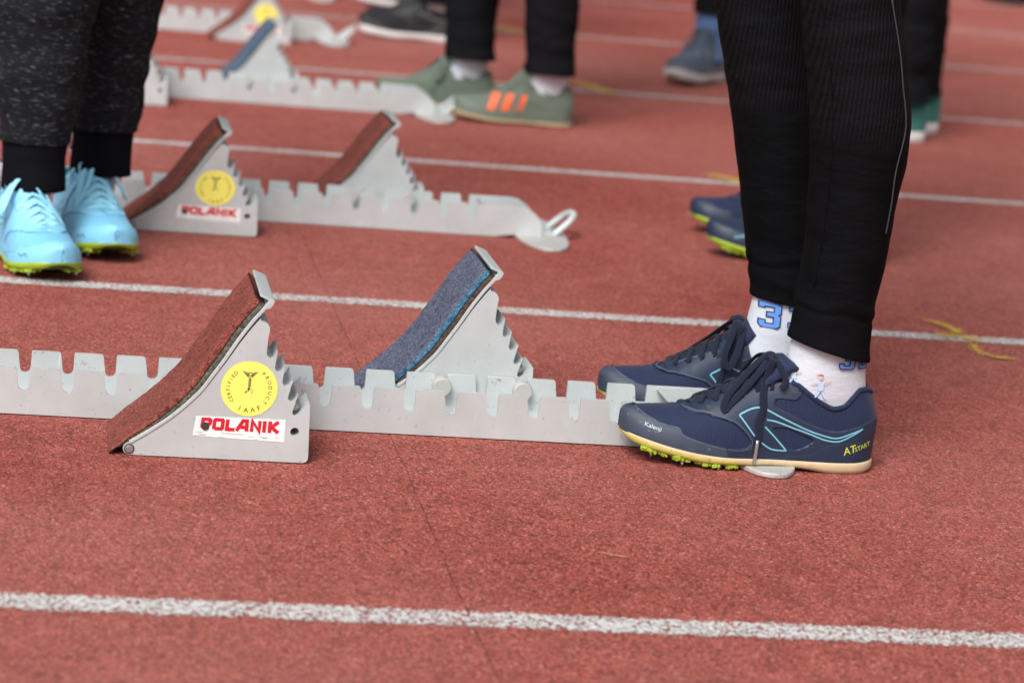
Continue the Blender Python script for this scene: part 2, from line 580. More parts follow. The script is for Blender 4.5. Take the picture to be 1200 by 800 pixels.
GLYPHS = {}
def text_polys(txt, size=1.0):
    """verts, faces of a text, lying in XY, left-aligned at the origin, scaled to cap height = size"""
    V, F = GLYPHS[txt]
    return V * (size / .69), F

def load_text(txt):
    cu = bpy.data.curves.new('text', 'FONT')
    cu.body = txt
    cu.size = 1.0
    cu.resolution_u = 3
    ob = bpy.data.objects.new('text', cu)
    COL.objects.link(ob)
    dg = bpy.context.evaluated_depsgraph_get()
    me = ob.evaluated_get(dg).to_mesh()
    V = np.array([v.co[:] for v in me.vertices]) if len(me.vertices) else np.zeros((0, 3))
    F = [tuple(p.vertices) for p in me.polygons]
    ob.evaluated_get(dg).to_mesh_clear()
    bpy.data.objects.remove(ob)
    bpy.data.curves.remove(cu)
    GLYPHS[txt] = (V, F)

for _t in set('CERTIFIEDPRODUCTIAAF') | {'AT', 'START', 'Kalenji'}:
    load_text(_t)

def stroke(pts, w, z=0.0):
    """flat mitred stroke in a 2-D plane -> verts (x, y, z), faces"""
    P = np.asarray(pts, float)
    k = len(P)
    V, F = [], []
    for i in range(k):
        if i == 0: d = P[1] - P[0]; m = 1
        elif i == k - 1: d = P[-1] - P[-2]; m = 1
        else:
            a = P[i] - P[i - 1]; b = P[i + 1] - P[i]
            a = a / np.linalg.norm(a); b = b / np.linalg.norm(b)
            d = a + b
            m = 1 / max(.45, np.linalg.norm(d) / 2)
        d = d / np.linalg.norm(d)
        nrm = np.array([-d[1], d[0]]) * w / 2 * m
        V += [(*(P[i] + nrm), z), (*(P[i] - nrm), z)]
    for i in range(k - 1):
        F.append((2 * i, 2 * i + 1, 2 * i + 3, 2 * i + 2))
    return V, F

def grid_poly(outline, holes=(), cell=.003):
    """triangulated 2-D polygon cut to small faces (verts 2-D, faces)"""
    bm = bmesh.new()
    es = []
    for lp in [outline] + list(holes):
        d = []
        for i in range(len(lp)):
            a = np.array(lp[i], float); b = np.array(lp[(i + 1) % len(lp)], float)
            m = max(1, int(np.linalg.norm(b - a) / cell))
            for t in range(m):
                d.append(a + (b - a) * t / m)
        v = [bm.verts.new((p[0], p[1], 0)) for p in d]
        es += [bm.edges.new((v[i], v[(i + 1) % len(v)])) for i in range(len(v))]
    bmesh.ops.triangle_fill(bm, use_beauty=True, edges=es)
    # slice into a regular grid so the patch can follow a curved surface
    xs = [v.co.x for v in bm.verts]; ys = [v.co.y for v in bm.verts]
    for ax, lo, hi in ((0, min(xs), max(xs)), (1, min(ys), max(ys))):
        c = lo + cell
        while c < hi:
            no = (1, 0, 0) if ax == 0 else (0, 1, 0)
            co = (c, 0, 0) if ax == 0 else (0, c, 0)
            bmesh.ops.bisect_plane(bm, geom=bm.verts[:] + bm.edges[:] + bm.faces[:], plane_co=co, plane_no=no, dist=1e-7)
            c += cell
    bmesh.ops.remove_doubles(bm, verts=bm.verts, dist=1e-6)
    bm.verts.index_update()
    V = [(v.co.x, v.co.y) for v in bm.verts]
    F = [tuple(v.index for v in f.verts) for f in bm.faces]
    B = [tuple(v.index for v in e.verts) for e in bm.edges if len(e.link_faces) == 1]
    bm.free()
    return V, F, B

# ------------------------------------------------------------------ ground
S = 400
g = link_mesh('running_track', [(-S, -S, 0), (S, -S, 0), (S, S, 0), (-S, S, 0)], [(0, 1, 2, 3)], 'track')
tag(g, 'red granular rubber running track', None, None, 'structure')
for i in range(9):
    y = 1.9526 + 1.22 * i
    n = 60
    V, F = [], []
    for k in range(n + 1):
        x = -6 + 16 * k / n
        V += [(x, -.034, 0), (x, .034, 0)]
    F = [(2 * k, 2 * k + 2, 2 * k + 3, 2 * k + 1) for k in range(n)]
    o = link_mesh('lane_line', V, F, 'line_near' if i < 3 else 'line_far')
    o.location = (0, y, .0012)
    tag(o, None, None, None, 'structure')
# joint between two track sheets
V, F = [], []
n = 160
for k in range(n + 1):
    y = .9 + 2.9 * k / n
    x = .3455 + .0022 * mnoise.noise((y * 9, 0, 0)) + .0008 * mnoise.noise((y * 55, 3, 0))
    w = .0010 * (.55 + .9 * abs(mnoise.noise((y * 31, 7, 1))))
    V += [(x - w, y, 0), (x + w, y, 0)]
F = [(2 * k, 2 * k + 1, 2 * k + 3, 2 * k + 2) for k in range(n)]
o = link_mesh('track_joint', V, F, 'seam')
o.location.z = .0006
tag(o, None, None, None, 'structure')

def yellow_mark(pts, w):
    """soft edged sprayed dash: 5 lanes of verts with an edge mask"""
    pts = resample(np.array(pts), 24)
    t = np.gradient(pts, axis=0); t /= np.linalg.norm(t, axis=1)[:, None]
    c = pts.mean(0)
    V, F, E = [], [], []
    lanes = [-1, -.5, 0, .5, 1]
    for i, p in enumerate(pts):
        nrm = np.array([-t[i][1], t[i][0]])
        for l in lanes:
            q = p - c + nrm * w / 2 * l
            V.append((q[0], q[1], 0))
            e = 1 - abs(l)
            E.append(max(0, e) * min(1, 4 * min(i, len(pts) - 1 - i) / len(pts)))
    k = len(lanes)
    for i in range(len(pts) - 1):
        for j in range(k - 1):
            F.append((i * k + j, (i + 1) * k + j, (i + 1) * k + j + 1, i * k + j + 1))
    o = link_mesh('yellow_paint_mark', V, F, 'yellow_spray')
    a = o.data.color_attributes.new('edge', 'FLOAT_COLOR', 'POINT')
    for i, e in enumerate(E):
        a.data[i].color = (e, e, e, 1)
    o.location = (c[0], c[1], .0028)
    tag(o, None, None, None, 'structure')
yellow_mark([(1.148, 3.292), (1.160, 3.274), (1.172, 3.250), (1.180, 3.222), (1.172, 3.195), (1.160, 3.180)], .034)
yellow_mark([(1.132, 3.194), (1.158, 3.184), (1.180, 3.174), (1.212, 3.158)], .060)
yellow_mark([(1.186, 3.160), (1.174, 3.130), (1.168, 3.098), (1.174, 3.068), (1.200, 3.060), (1.214, 3.064)], .026)
yellow_mark([(1.120, 5.790), (1.150, 5.720), (1.175, 5.650), (1.205, 5.540)], .085)
yellow_mark([(1.12, 6.95), (1.15, 6.88), (1.18, 6.83), (1.205, 6.74)], .085)
yellow_mark([(1.13, 4.50), (1.16, 4.45), (1.19, 4.40), (1.22, 4.36)], .07)

# ------------------------------------------------------------------ starting block
def vadd(a, b, k=1.0):
    return (a[0] + b[0] * k, a[1] + b[1] * k)

B_RAW = [(-.0185, .0012), (-.0075, .0095), (-.0016, .0141), (.0175, .0273), (.0384, .0434), (.0597, .0653), (.0721, .0835), (.0829, .1006), (.095, .1212), (.1059, .1375), (.1132, .147), (.1188, .1545)]
BC = resample(np.array(B_RAW), 60)
BT = np.gradient(BC, axis=0); BT /= np.linalg.norm(BT, axis=1)[:, None]
BN = np.stack([-BT[:, 1], BT[:, 0]], 1)          # towards the runner's shoe
PW = .115                                         # pedal width

def side_plate_outline():
    rear = [(.1147, .1372), (.121, .1354), (.1241, .1303), (.1228, .1212), (.1223, .1054), (.1255, .1011), (.1287, .1008), (.1326, .1093), (.131, .0918), (.1345, .0882), (.1376, .0892), (.1409, .0957), (.1389, .0782), (.142, .0749), (.1452, .0755), (.1493, .0815), (.1453, .0635), (.1485, .0602), (.1519, .0612), (.1552, .0682), (.1505, .0495), (.1531, .0466), (.1556, .0474), (.1672, .0588)]
    rr = [.003, .003, .003, .001, .003, .003, .002, .0005, .003, .003, .002, .0005, .003, .003, .002, .0005, .003, .003, .002, .0005, .003, .003, .002, .0006]
    rest = [(.1696, .0012), (.006, .0010)]
    rr2 = [.006, .003]
    front = [tuple(BC[i] - BN[i] * (.0030 + .0035 * (i / 59) ** 2)) for i in range(12, 54, 3)]
    knob = [(.0003 + .0063 * math.cos(t), .0072 + .0062 * math.sin(t)) for t in np.radians([255, 230, 205, 180, 155, 130, 105])]
    pts = rear + rest + knob + front
    rad = rr + rr2 + [0] * len(knob) + [0] * len(front)
    return round_poly(pts, rad, 3)

def stroke_letters():
    """the name plate's block letters as stroked outlines, one unit high"""
    L = {}
    L['P'] = ([[(0, 0), (0, 1), (.72, 1), (.80, .90), (.80, .55), (.72, .45), (.05, .45)]], .95)
    L['O'] = ([[(.08, 0), (.82, 0), (.90, .1), (.90, .9), (.82, 1), (.08, 1), (0, .9), (0, .1), (.10, 0)]], 1.08)
    L['L'] = ([[(0, 1.1), (0, .0), (.85, .0)]], .82)
    L['A'] = ([[(-.08, -.10), (.52, 1.02), (.95, 1.02), (1.02, -.10)], [(.30, .32), (1.0, .32)]], 1.22)
    L['N'] = ([[(0, -.1), (0, 1.05), (.82, .0), (.82, 1.1)]], 1.02)
    L['I'] = ([[(0, -.1), (0, 1.1)]], .28)
    L['K'] = ([[(0, -.1), (0, 1.1)], [(.92, 1.08), (.18, .50), (.95, -.06)]], 1.0)
    return L

def make_pedal(red=True, stickers=True):
    """one adjustable foot pedal; origin on the ground below its hinge screw, near face at y = 0"""
    bm = bmesh.new()
    ol = side_plate_outline()
    holes = [circle(.1546, .0313, .0042), circle(.0696, .0326, .0038)]
    add_plate(bm, ol, 0, .050, holes)
    add_plate(bm, ol, PW - .012, PW, holes)
    for (cx, cz, r) in ((.145, .0135, .006), (.034, .0135, .006)):
        add_cyl(bm, (cx, .004, cz), (0, 1, 0), r, r, PW - .008, 12)
    ped = bm_obj('foot_pedal', bm, 'alu')
    bevel(ped, .0007, 2, 50)
    # rod whose end shows in the slots
    bm = bmesh.new()
    add_cyl(bm, (.1525, .003, .0562), (0, 1, 0), .0046, .0046, PW - .006, 16)
    bm_obj('rest_rod', bm, 'steel', ped, True)
    bm = bmesh.new()
    add_cyl(bm, (.0696, .0012, .0326), (0, 1, 0), .0037, .0037, PW - .0024, 16)
    bm_obj('cross_rod', bm, 'dark_hole', ped)
    # hinge screw
    bm = bmesh.new()
    add_cyl(bm, (0, .0004, .0068), (0, -1, 0), .0041, .0036, .0022, 20)
    bmesh.ops.create_cube(bm, size=1, matrix=Matrix.Translation((0, -.0019, .0068)) @ Matrix.Rotation(.5, 4, 'Y') @ Matrix.Diagonal((.0068, .0006, .0006, 1)))
    sc = bm_obj('hinge_screw', bm, 'steel', ped)
    bm = bmesh.new()
    add_cyl(bm, (0, .0004, .0068), (0, -1, 0), .0050, .0050, .0008, 20)  # dark disc stands in for the shaded gap around the screw head
    bm_obj('screw_gap_shade', bm, 'dark_hole', ped)
    bevel(sc, .0003, 2)
    # curved back plate with its folded lip
    back = [tuple(BC[i] - BN[i] * .0034) for i in range(11, 57)]
    outer = back + [(.1225, .1495), (.1248, .1526), (.1262, .1556), (.1258, .1578), (.1240, .1590), (.1130, .1632), (.1119, .1608), (.1195, .1576), (.1200, .1560)]
    front = [tuple(BC[i]) for i in range(58, 10, -1)]
    bm = bmesh.new()
    add_plate(bm, outer + front, -.0012, PW + .0012)
    bp = bm_obj('back_plate', bm, 'alu', ped)
    bevel(bp, .0006, 2, 40)
    # foam and rubber layers
    tk = lambda i, a: a * float(np.interp(i, [0, 5, 11, 16, 21, 27, 33], [.14, .22, .32, .50, .74, .93, 1.0]))
    def layer(name, a, b, mats, y0, y1, n=60, m=26, amp=.0004, edge=None):
        V, F, MI = [], [], []
        idx = list(range(0, 59))
        ys = np.linspace(y0, y1, m)
        def ring(i, j):
            f0, f1 = tk(i, a), tk(i, b)
            top = BC[i] + BN[i] * f1
            bot = BC[i] + BN[i] * f0
            return bot, top
        for i in idx:
            for j, y in enumerate(ys):
                bot, top = ring(i, j)
                e = min(j, m - 1 - j)
                rd = .0012 if e == 0 else 0
                d = amp * (mnoise.noise((top[0] * 300, y * 160, top[1] * 300)) + .6 * mnoise.noise((top[0] * 900, y * 500, top[1] * 900)))
                t = top + BN[i] * (d - rd)
                V.append((t[0], y, t[1]))
        nt = len(V)
        for i in idx:
            for y in (y0, y1):
                bot, top = ring(i, 0)
                V.append((bot[0], y, bot[1]))
        for i in range(len(idx) - 1):
            for j in range(m - 1):
                F.append((i * m + j, i * m + j + 1, (i + 1) * m + j + 1, (i + 1) * m + j)); MI.append(0)
            F.append((i * m, (i + 1) * m, nt + 2 * (i + 1), nt + 2 * i)); MI.append(1 if edge else 0)
            F.append((i * m + m - 1, nt + 2 * i + 1, nt + 2 * (i + 1) + 1, (i + 1) * m + m - 1)); MI.append(1 if edge else 0)
        F.append((*range(m), nt + 1, nt)); MI.append(0)
        l = len(idx) - 1
        F.append((*[l * m + j for j in range(m)][::-1], nt + 2 * l, nt + 2 * l + 1)); MI.append(0)
        return link_mesh(name, V, F, mats, ped, True, MI)
    layer('foam_layer', .0002, .0062, ['foam_grey' if red else 'foam_brown'], .0002, PW - .0002, amp=0)
    if red:
        layer('rubber_pad', .0062, .0125, ['pad_red', 'pad_red'], -.0004, PW + .0004, amp=.0007, edge=True)
    else:
        layer('rubber_pad', .0062, .0125, ['pad_blue', 'pad_blue_edge'], -.0004, PW + .0004, amp=.0005, edge=True)
    if stickers:
        add_stickers(ped)
    return ped

def add_stickers(ped):
    # round certificate sticker
    cx, cz, R = .1085, .0712, .0268
    V = [(cx, -.0004, cz)]
    n = 64
    for k in range(n):
        a = 2 * math.pi * k / n
        r = R * (1 + .006 * mnoise.noise((math.cos(a) * 3, math.sin(a) * 3, 1)))
        V.append((cx + r * math.cos(a), -.0004, cz + r * math.sin(a)))
    F = [(0, 1 + (k + 1) % n, 1 + k) for k in range(n)]
    MI = [0] * len(F)
    def put(v, f, mat, dy):
        o = len(V)
        for p in v:
            V.append((cx + p[0], -.0004 - dy, cz + p[1]))
        for q in f:
            F.append(tuple(i + o for i in q)); MI.append(mat)
    def arc_text(txt, a0, a1, rad, size, flip):
        for k, ch in enumerate(txt):
            tv, tf = text_polys(ch, size)
            if not len(tv): continue
            w = tv[:, 0].max() + tv[:, 0].min()
            a = math.radians(a0 + (a1 - a0) * k / (len(txt) - 1))
            out = []
            for p in tv:
                lx, ly = (p[0] - w / 2), p[1] - size / 2
                if flip: # letters read with the top outwards
                    ex, ez = (math.sin(a), -math.cos(a)), (math.cos(a), math.sin(a))
                else:
                    ex, ez = (-math.sin(a), math.cos(a)), (-math.cos(a), -math.sin(a))
                out.append((rad * math.cos(a) + ex[0] * lx + ez[0] * ly, rad * math.sin(a) + ex[1] * lx + ez[1] * ly))
            put(out, tf, 1, .00015)
    arc_text('CERTIFIED', 217, 133, .0198, .0034, True)
    arc_text('PRODUCT', 50, -39, .0198, .0034, True)
    arc_text('IAAF', 248, 300, .0208, .0046, False)
    # winged figure
    k = .0001
    for d in (-1, 1):
        put([(d * .0072, .0165), (d * .0012, .0100), (d * .0018, .0148)], [(0, 1, 2)], 2, .00012)
        for q in range(4):
            v, f = stroke([(d * (.0072 - .0012 * q), .0167 - .001 * q), (d * .0013, .0155 - .0015 * q)], .0004)
            put(v, f, 1, .00016 + k * q * .1)
    v, f = stroke([(0, .0112), (-.0003, -.0005), (-.0012, -.0022)], .0016); put(v, f, 2, .00020)
    v, f = stroke([(-.0009, .0100), (-.0010, .0018)], .0005); put(v, f, 1, .00024)
    v, f = stroke([(.0009, .0100), (.0007, .0018)], .0005); put(v, f, 1, .00024)
    ring = [(.0014 * math.cos(t), .0142 + .0018 * math.sin(t)) for t in np.linspace(0, 6.283, 13)]
    v, f = stroke(ring, .0006); put(v, f, 1, .00022)
    v, f = stroke([(-.0016, -.0006), (.0004, .0004)], .0018); put(v, f, 1, .00026)
    ring = [(.0018 + .0018 * math.cos(t), -.0022 + .0018 * math.sin(t)) for t in np.linspace(-1.8, 2.2, 9)]
    v, f = stroke(ring, .0005); put(v, f, 2, .00024)
    v, f = stroke([(-.0042, -.0040), (-.0018, -.0022)], .0016); put(v, f, 2, .00022)
    link_mesh('round_sticker', V, F, ['sticker_yellow', 'print_black', 'print_olive'], ped, False, MI)
    # name sticker
    c = [(.0583, .0228), (.1454, .0207), (.1453, .0430), (.0605, .0423)]
    n = 40
    V, F, MI = [], [], []
    def bil(u, v):
        a = np.array(c[0]) * (1 - u) + np.array(c[1]) * u
        b = np.array(c[3]) * (1 - u) + np.array(c[2]) * u
        return a * (1 - v) + b * v
    for k in range(n + 1):
        u = k / n
        j0 = .012 * mnoise.noise((u * 22, 0, 0)) - (.03 if mnoise.noise((u * 14, 5, 0)) > .33 else 0)
        j1 = .012 * mnoise.noise((u * 22, 9, 0)) - (.035 if mnoise.noise((u * 13, 2, 4)) > .30 else 0)
        for v in (0 - j0, .5, 1 + j1):
            p = bil(u, v)
            V.append((p[0], -.0004, p[1]))
    for k in range(n):
        for j in range(2):
            F.append((k * 3 + j, (k + 1) * 3 + j, (k + 1) * 3 + j + 1, k * 3 + j + 1)); MI.append(0)
    L = stroke_letters()
    total = sum(L[ch][1] for ch in 'POLANIK') + .32 * 6
    pos = 0
    lift = 0
    for ch in 'POLANIK':
        st, w = L[ch]
        for s in st:
            pts = []
            for (x, y) in s:
                u = .075 + (pos + x + .10) / (total + .1) * .855
                pts.append((u, .42 + y * .43))
            P = [bil(*p) for p in pts]
            v, f = stroke(P, .0036)
            o = len(V)
            lift += 1
            V += [(p[0], -.0005 - lift * .00002, p[1]) for p in v]
            for q in f:
                F.append(tuple(i + o for i in q)); MI.append(1)
        pos += w + .32
    for (u0, u1, vv, ww) in ((.03, .10, .22, .0006), (.06, .14, .10, .0010), (.30, .55, .23, .0005), (.60, .66, .16, .0004), (.72, .82, .17, .0005), (.76, .80, .13, .0008), (.90, .93, .18, .0008)):
        v, f = stroke([bil(u0, vv), bil(u1, vv - .01)], ww)
        o = len(V)
        V += [(p[0], -.00075, p[1]) for p in v]
        for q in f:
            F.append(tuple(i + o for i in q)); MI.append(2)
    # the rod hole punched through it
    o = len(V)
    V += [(p[0], -.0013, p[1]) for p in circle(.0696, .0326, .0039, 20)]
    F.append(tuple(range(o, o + 20))); MI.append(3)
    link_mesh('name_sticker', V, F, ['sticker_white', 'print_red', 'print_grey', 'dark_hole'], ped, False, MI)

TP, TW, TH, TB = .04253, .0288, .0478, .0250      # tooth pitch, width, top height, notch bottom
def make_rail(x_from):
    """toothed channel rail; x = 0 at the tooth corner where the solid tail begins (world .624 for the near block)"""
    top = []
    x_solid = 0.0
    pts, rad = [], []
    x0 = x_from * TP
    pts += [(x0, .0012), (x0, TH)]; rad += [0, .002]
    for k in range(x_from, 0):
        xl = k * TP
        if k > x_from:
            pts.append((xl, TH)); rad.append(.0018)
        xr = xl + TW
        xa, xb = xr + .0026, xl + TP - .0004
        cx_, r_ = (xa + xb) / 2, (xb - xa) / 2
        pts += [(xr, TH)] + [(cx_ - r_ * math.cos(t), TB + r_ - r_ * math.sin(t)) for t in np.linspace(0, math.pi, 8)]
        rad += [.0026] + [0] * 8
    tail = [(0, TH), (.071, TH), (.089, .0375), (.0985, .0255), (.100, .0060), (.060, .0060), (.040, .0030), (.030, .0012)]
    pts += tail; rad += [.0018, .012, .008, .008, .001, .01, .01, .002]
    ol = round_poly(pts, rad, 3)
    bm = bmesh.new()
    add_plate(bm, ol, 0, .0045)
    add_plate(bm, ol, .0755, .080)
    # floor of the channel and cover of the tail
    add_plate(bm, [(x0, .0035), (.03, .0035), (.03, .0065), (x0, .0065)], .0047, .0753)
    cover = round_poly([(.010, TH - .0006), (.0705, TH - .0006), (.0884, .0370), (.0977, .0252), (.0990, .0064), (.0955, .0064), (.0945, .0240), (.0858, .0345), (.069, TH - .0040), (.010, TH - .0040)], [.001, .012, .008, .008, 0, 0, .006, .006, .008, .001], 3)
    add_plate(bm, cover, .0046, .0754)
    rail = bm_obj('rail', bm, 'alu')
    bevel(rail, .0008, 2, 50)
    # rounded foot plate under the tail
    bm = bmesh.new()
    n = 48
    vs = []
    for k in range(n):
        a = 2 * math.pi * k / n
        ca, sa = math.cos(a), math.sin(a)
        x = .0995 + .0395 * math.copysign(abs(ca) ** .82, ca)
        y = .040 + .138 * math.copysign(abs(sa) ** .9, sa)
        vs.append((x, y))
    lo = [bm.verts.new((x, y, .0005)) for x, y in vs]
    hi = [bm.verts.new((x, y, .0060)) for x, y in vs]
    bm.faces.new(lo[::-1]); bm.faces.new(hi)
    for k in range(n):
        bm.faces.new((lo[k], lo[(k + 1) % n], hi[(k + 1) % n], hi[k]))
    fp = bm_obj('tail_foot', bm, 'alu_dull', rail)
    bevel(fp, .0016, 3, 40)
    # carrying loop
    def loop_pts(off):
        a = np.array([.118, 0, .006]); d = np.array([.74, 0, .67])
        return [a + np.array([0, .010 + off, 0]), a + d * .026 + np.array([0, .012 + off, 0]), a + d * .037 + np.array([0, .018 + off, 0]), a + d * .043 + np.array([0, .030, 0]),
                a + d * .043 + np.array([0, .050, 0]), a + d * .037 + np.array([0, .062 - off, 0]), a + d * .026 + np.array([0, .068 - off, 0]), a + np.array([0, .070 - off, 0])]
    v, f = sweep(loop_pts(0), .0062, .0050, (-.67, 0, .74), 10, 40)
    link_mesh('carry_loop', v, f, 'alu', rail, True)
    # small bracket below the loop
    bm = bmesh.new()
    add_plate(bm, round_poly([(.100, .0062), (.128, .0062), (.123, .0085), (.100, .0130)], .002, 3), .006, .074)
    bm_obj('tail_bracket', bm, 'alu', rail)
    return rail

def make_pin(x, y0, y1, z, r=.0110):
    bm = bmesh.new()
    add_cyl(bm, (x, y0, z), (0, 1, 0), r, r, y1 - y0, 24)
    return bm

proto_rail, proto_short = make_rail(-16), make_rail(-14)
proto_near = make_pedal(True, True)
proto_red = make_pedal(True, False)
proto_blue = make_pedal(False, False)
protos_used = set()
def use(proto, parent):
    if proto not in protos_used:
        protos_used.add(proto)
        proto.parent = parent
        return proto
    return copy_tree(proto, parent)

def starting_block(loc, near, far, label, pz=1.0):
    """near / far: (x of hinge relative to the block, colour) or None"""
    t = empty('starting_block', loc, 0, label, 'starting block', 'starting blocks across the lanes')
    use(proto_rail if loc[1] < 3 else proto_short, t)
    for spec, y in ((near, -.1295), (far, .0830)):
        if spec is None: continue
        p = use(proto_near if y < 0 and spec[1] == 'red' else proto_blue if spec[1] == 'blue' else proto_red, t)
        p.location = (spec[0], y, 0)
        p.scale = (1 + (1 - pz) * .25, 1, pz)
        ins = .0046 if y < 0 else .062
        for dx in ((.048, .135) if y > 0 else (.05, .137)):
            kx = round((spec[0] + dx + TP * .19) / TP) * TP - TP * .155
            bm = make_pin(kx, ins, ins + .013, .0368, .0098)
            bevel(bm_obj('locking_pin', bm, 'alu_dull', t, False), .0012, 2)
    return t

starting_block((.624, 2.525, 0), (.0823 - .624, 'red'), (.3345 - .624, 'blue'), 'nearest starting block with a red front pedal and a blue rear pedal', 1.0)
starting_block((.605, 3.701, 0), (.106 - .605, 'red'), (.3660 - .605, 'red'), 'starting block with two red pedals beside the light blue spiked shoes', .925)
starting_block((.615, 4.985, 0), (.022 - .615, 'plain'), (.2830 - .615, 'blue'), 'starting block with a dark blue pedal in front of the grey-green shoes', .925)
starting_block((.600, 7.320, 0), None, None, 'starting block of which only the foot plate shows at the top edge', .925)
starting_block((.530, 6.195, 0), (.345 - .530, 'red'), None, 'farthest whole starting block, its sticker pedal cut by the top edge', .925)

# ------------------------------------------------------------------ shoes
def hermite(xs, ys):
    xs = np.asarray(xs, float); ys = np.asarray(ys, float); d = np.diff(ys) / np.diff(xs)
    m = np.empty_like(ys); m[0] = d[0]; m[-1] = d[-1]
    for i in range(1, len(xs) - 1):
        m[i] = 0 if d[i - 1] * d[i] <= 0 else 2 * d[i - 1] * d[i] / (d[i - 1] + d[i])
    def f(x):
        x = np.clip(x, xs[0], xs[-1]); i = np.clip(np.searchsorted(xs, x) - 1, 0, len(xs) - 2)
        h = xs[i + 1] - xs[i]; t = (x - xs[i]) / h
        return (2 * t ** 3 - 3 * t ** 2 + 1) * ys[i] + (t ** 3 - 2 * t ** 2 + t) * h * m[i] + (3 * t ** 2 - 2 * t ** 3) * ys[i + 1] + (t ** 3 - t ** 2) * h * m[i + 1]
    return f

class ShoeForm:
    """a shoe form: x from toe (0) to heel (L), y < 0 lateral, z up"""
    L = .266
    def __init__(s, lift=0., spring=1.):
        k = .266
        fx = [0, .01 * k, .03 * k, .07 * k, .13 * k, .21 * k, .3 * k, .38 * k, .5 * k, .6 * k, .7 * k, .8 * k, .9 * k, .95 * k, .98 * k, .994 * k, k]
        s.wl = hermite(fx, [0, .011, .0185, .0265, .0335, .039, .0425, .043, .039, .0345, .0325, .0325, .0295, .0235, .016, .009, 0])
        fx[6] = .28 * k
        s.wm = hermite(fx, [0, .012, .0205, .029, .035, .039, .0395, .0365, .0305, .0275, .0275, .030, .0285, .023, .016, .009, 0])
        s.sb = hermite([0, .01, .025, .0456, .088, .12, .15, .1927, .2215, .25, .266], np.array([.026, .021, .0165, .0125, .0065, .006, .0065, .003, 0, 0, .002]) * spring)
        s.st = hermite([0, .02, .0644, .107, .135, .19, .235, .266], np.array([.0315, .027, .0185, .0145, .014, .0125, .0125, .0135]) * (spring * .8 + .2) + lift)
        s.zt = hermite([0, .003, .009, .0276, .05, .07, .09, .11, .13, .15, .163, .172, .1865, .2018, .2137, .2247, .2348, .2453, .256, .266],
                       np.array([.0465, .0505, .053, .0545, .056, .0605, .069, .077, .084, .089, .0905, .089, .080, .071, .0668, .0694, .0785, .0860, .086, .081]) + lift)
        s.g = hermite([0, .066, .08, .1, .13, .155, .17, .19, .21, .23, .25, .26, .266], [0, 0, .007, .011, .013, .0165, .0205, .026, .027, .0245, .0155, .0075, 0])
        s.th = hermite([0, .06, .1, .17, .266], np.radians([89.5, 89, 66, 52, 52]))
        s.lift = lift
    def sec(s, x, side):
        w = np.maximum((s.wl(x) if side < 0 else s.wm(x)) - .0015, 0)
        return w, np.minimum(s.g(x), w), s.st(x) - .0015, s.zt(x), s.th(x)
    def pt(s, x, v, side):
        w, g, zb, zt, th = s.sec(x, side)
        a = v * th
        c = np.maximum(np.cos(a) - np.cos(th), 0) / (1 - np.cos(th)); e = np.sin(a) / np.sin(th)
        y = side * (g + (w - g) * c ** .85); z = zb + (zt - zb) * e ** .92
        cr = .0007 * np.sin((x - .05) * 2 * math.pi / .0125 + y * 40) * np.exp(-((x - .068) / .020) ** 2) * np.clip(e, 0, 1) ** 2
        z = z + cr
        k = np.clip((x - .2) / .066, 0, 1) ** 2
        return np.stack([x - k * (.010 * np.clip((z - s.lift - .05) / .035, 0, 2) ** 1.5 - .002 * np.clip((z - .02) / .03, 0, 1)), y, z], -1)
    def v_of(s, x, z, side):
        w, g, zb, zt, th = s.sec(x, side)
        r = np.clip((z - zb) / (zt - zb), 0, 1) ** (1 / .92)
        return np.arcsin(np.clip(r * np.sin(th), 0, 1)) / th
    def many(s, P, side, off=0.0):
        """surface points seen from the side at (x, z), pushed out by off"""
        P = np.asarray(P, float)
        x = np.clip(P[:, 0], .0008, s.L - .0008)
        v = s.v_of(x, P[:, 1], side)
        p = s.pt(x, v, side)
        if off:
            e = 1e-3
            du = s.pt(np.minimum(x + e, s.L), v, side) - s.pt(np.maximum(x - e, 0), v, side)
            dv = s.pt(x, np.minimum(v + .02, 1), side) - s.pt(x, np.maximum(v - .02, 0), side)
            n = np.cross(du, dv)
            n /= np.linalg.norm(n, axis=1)[:, None] + 1e-12
            n *= np.where(n[:, 1] * side < 0, -1, 1)[:, None]
            p = p + n * off
        return p
    def at(s, x, z, side, off=0.0):
        return s.many([(x, z)], side, off)[0]

def patch_on(form, outline, side, thick, holes=(), cell=.004):
    """a thin panel lying on the shoe's side; outline in side-view coordinates"""
    V2, F2, Bd = grid_poly(outline, holes, cell)
    V = list(form.many(V2, side, thick)); F = [q if side > 0 else q[::-1] for q in F2]
    low = {}
    under = form.many(V2, side, -.0004)
    for a, b in Bd:
        for i in (a, b):
            if i not in low:
                low[i] = len(V); V.append(under[i])
        F.append((a, b, low[b], low[a]))
    return V, F

def decal_on(form, V2, F2, side, off):
    return list(form.many(V2, side, off)), [tuple(q) for q in F2]

def strip_on(form, pts, w, side, off, n=60):
    P = resample(np.array(pts), n)
    v, f = stroke(P, w)
    return decal_on(form, [(a[0], a[1]) for a in v], f, side, off)

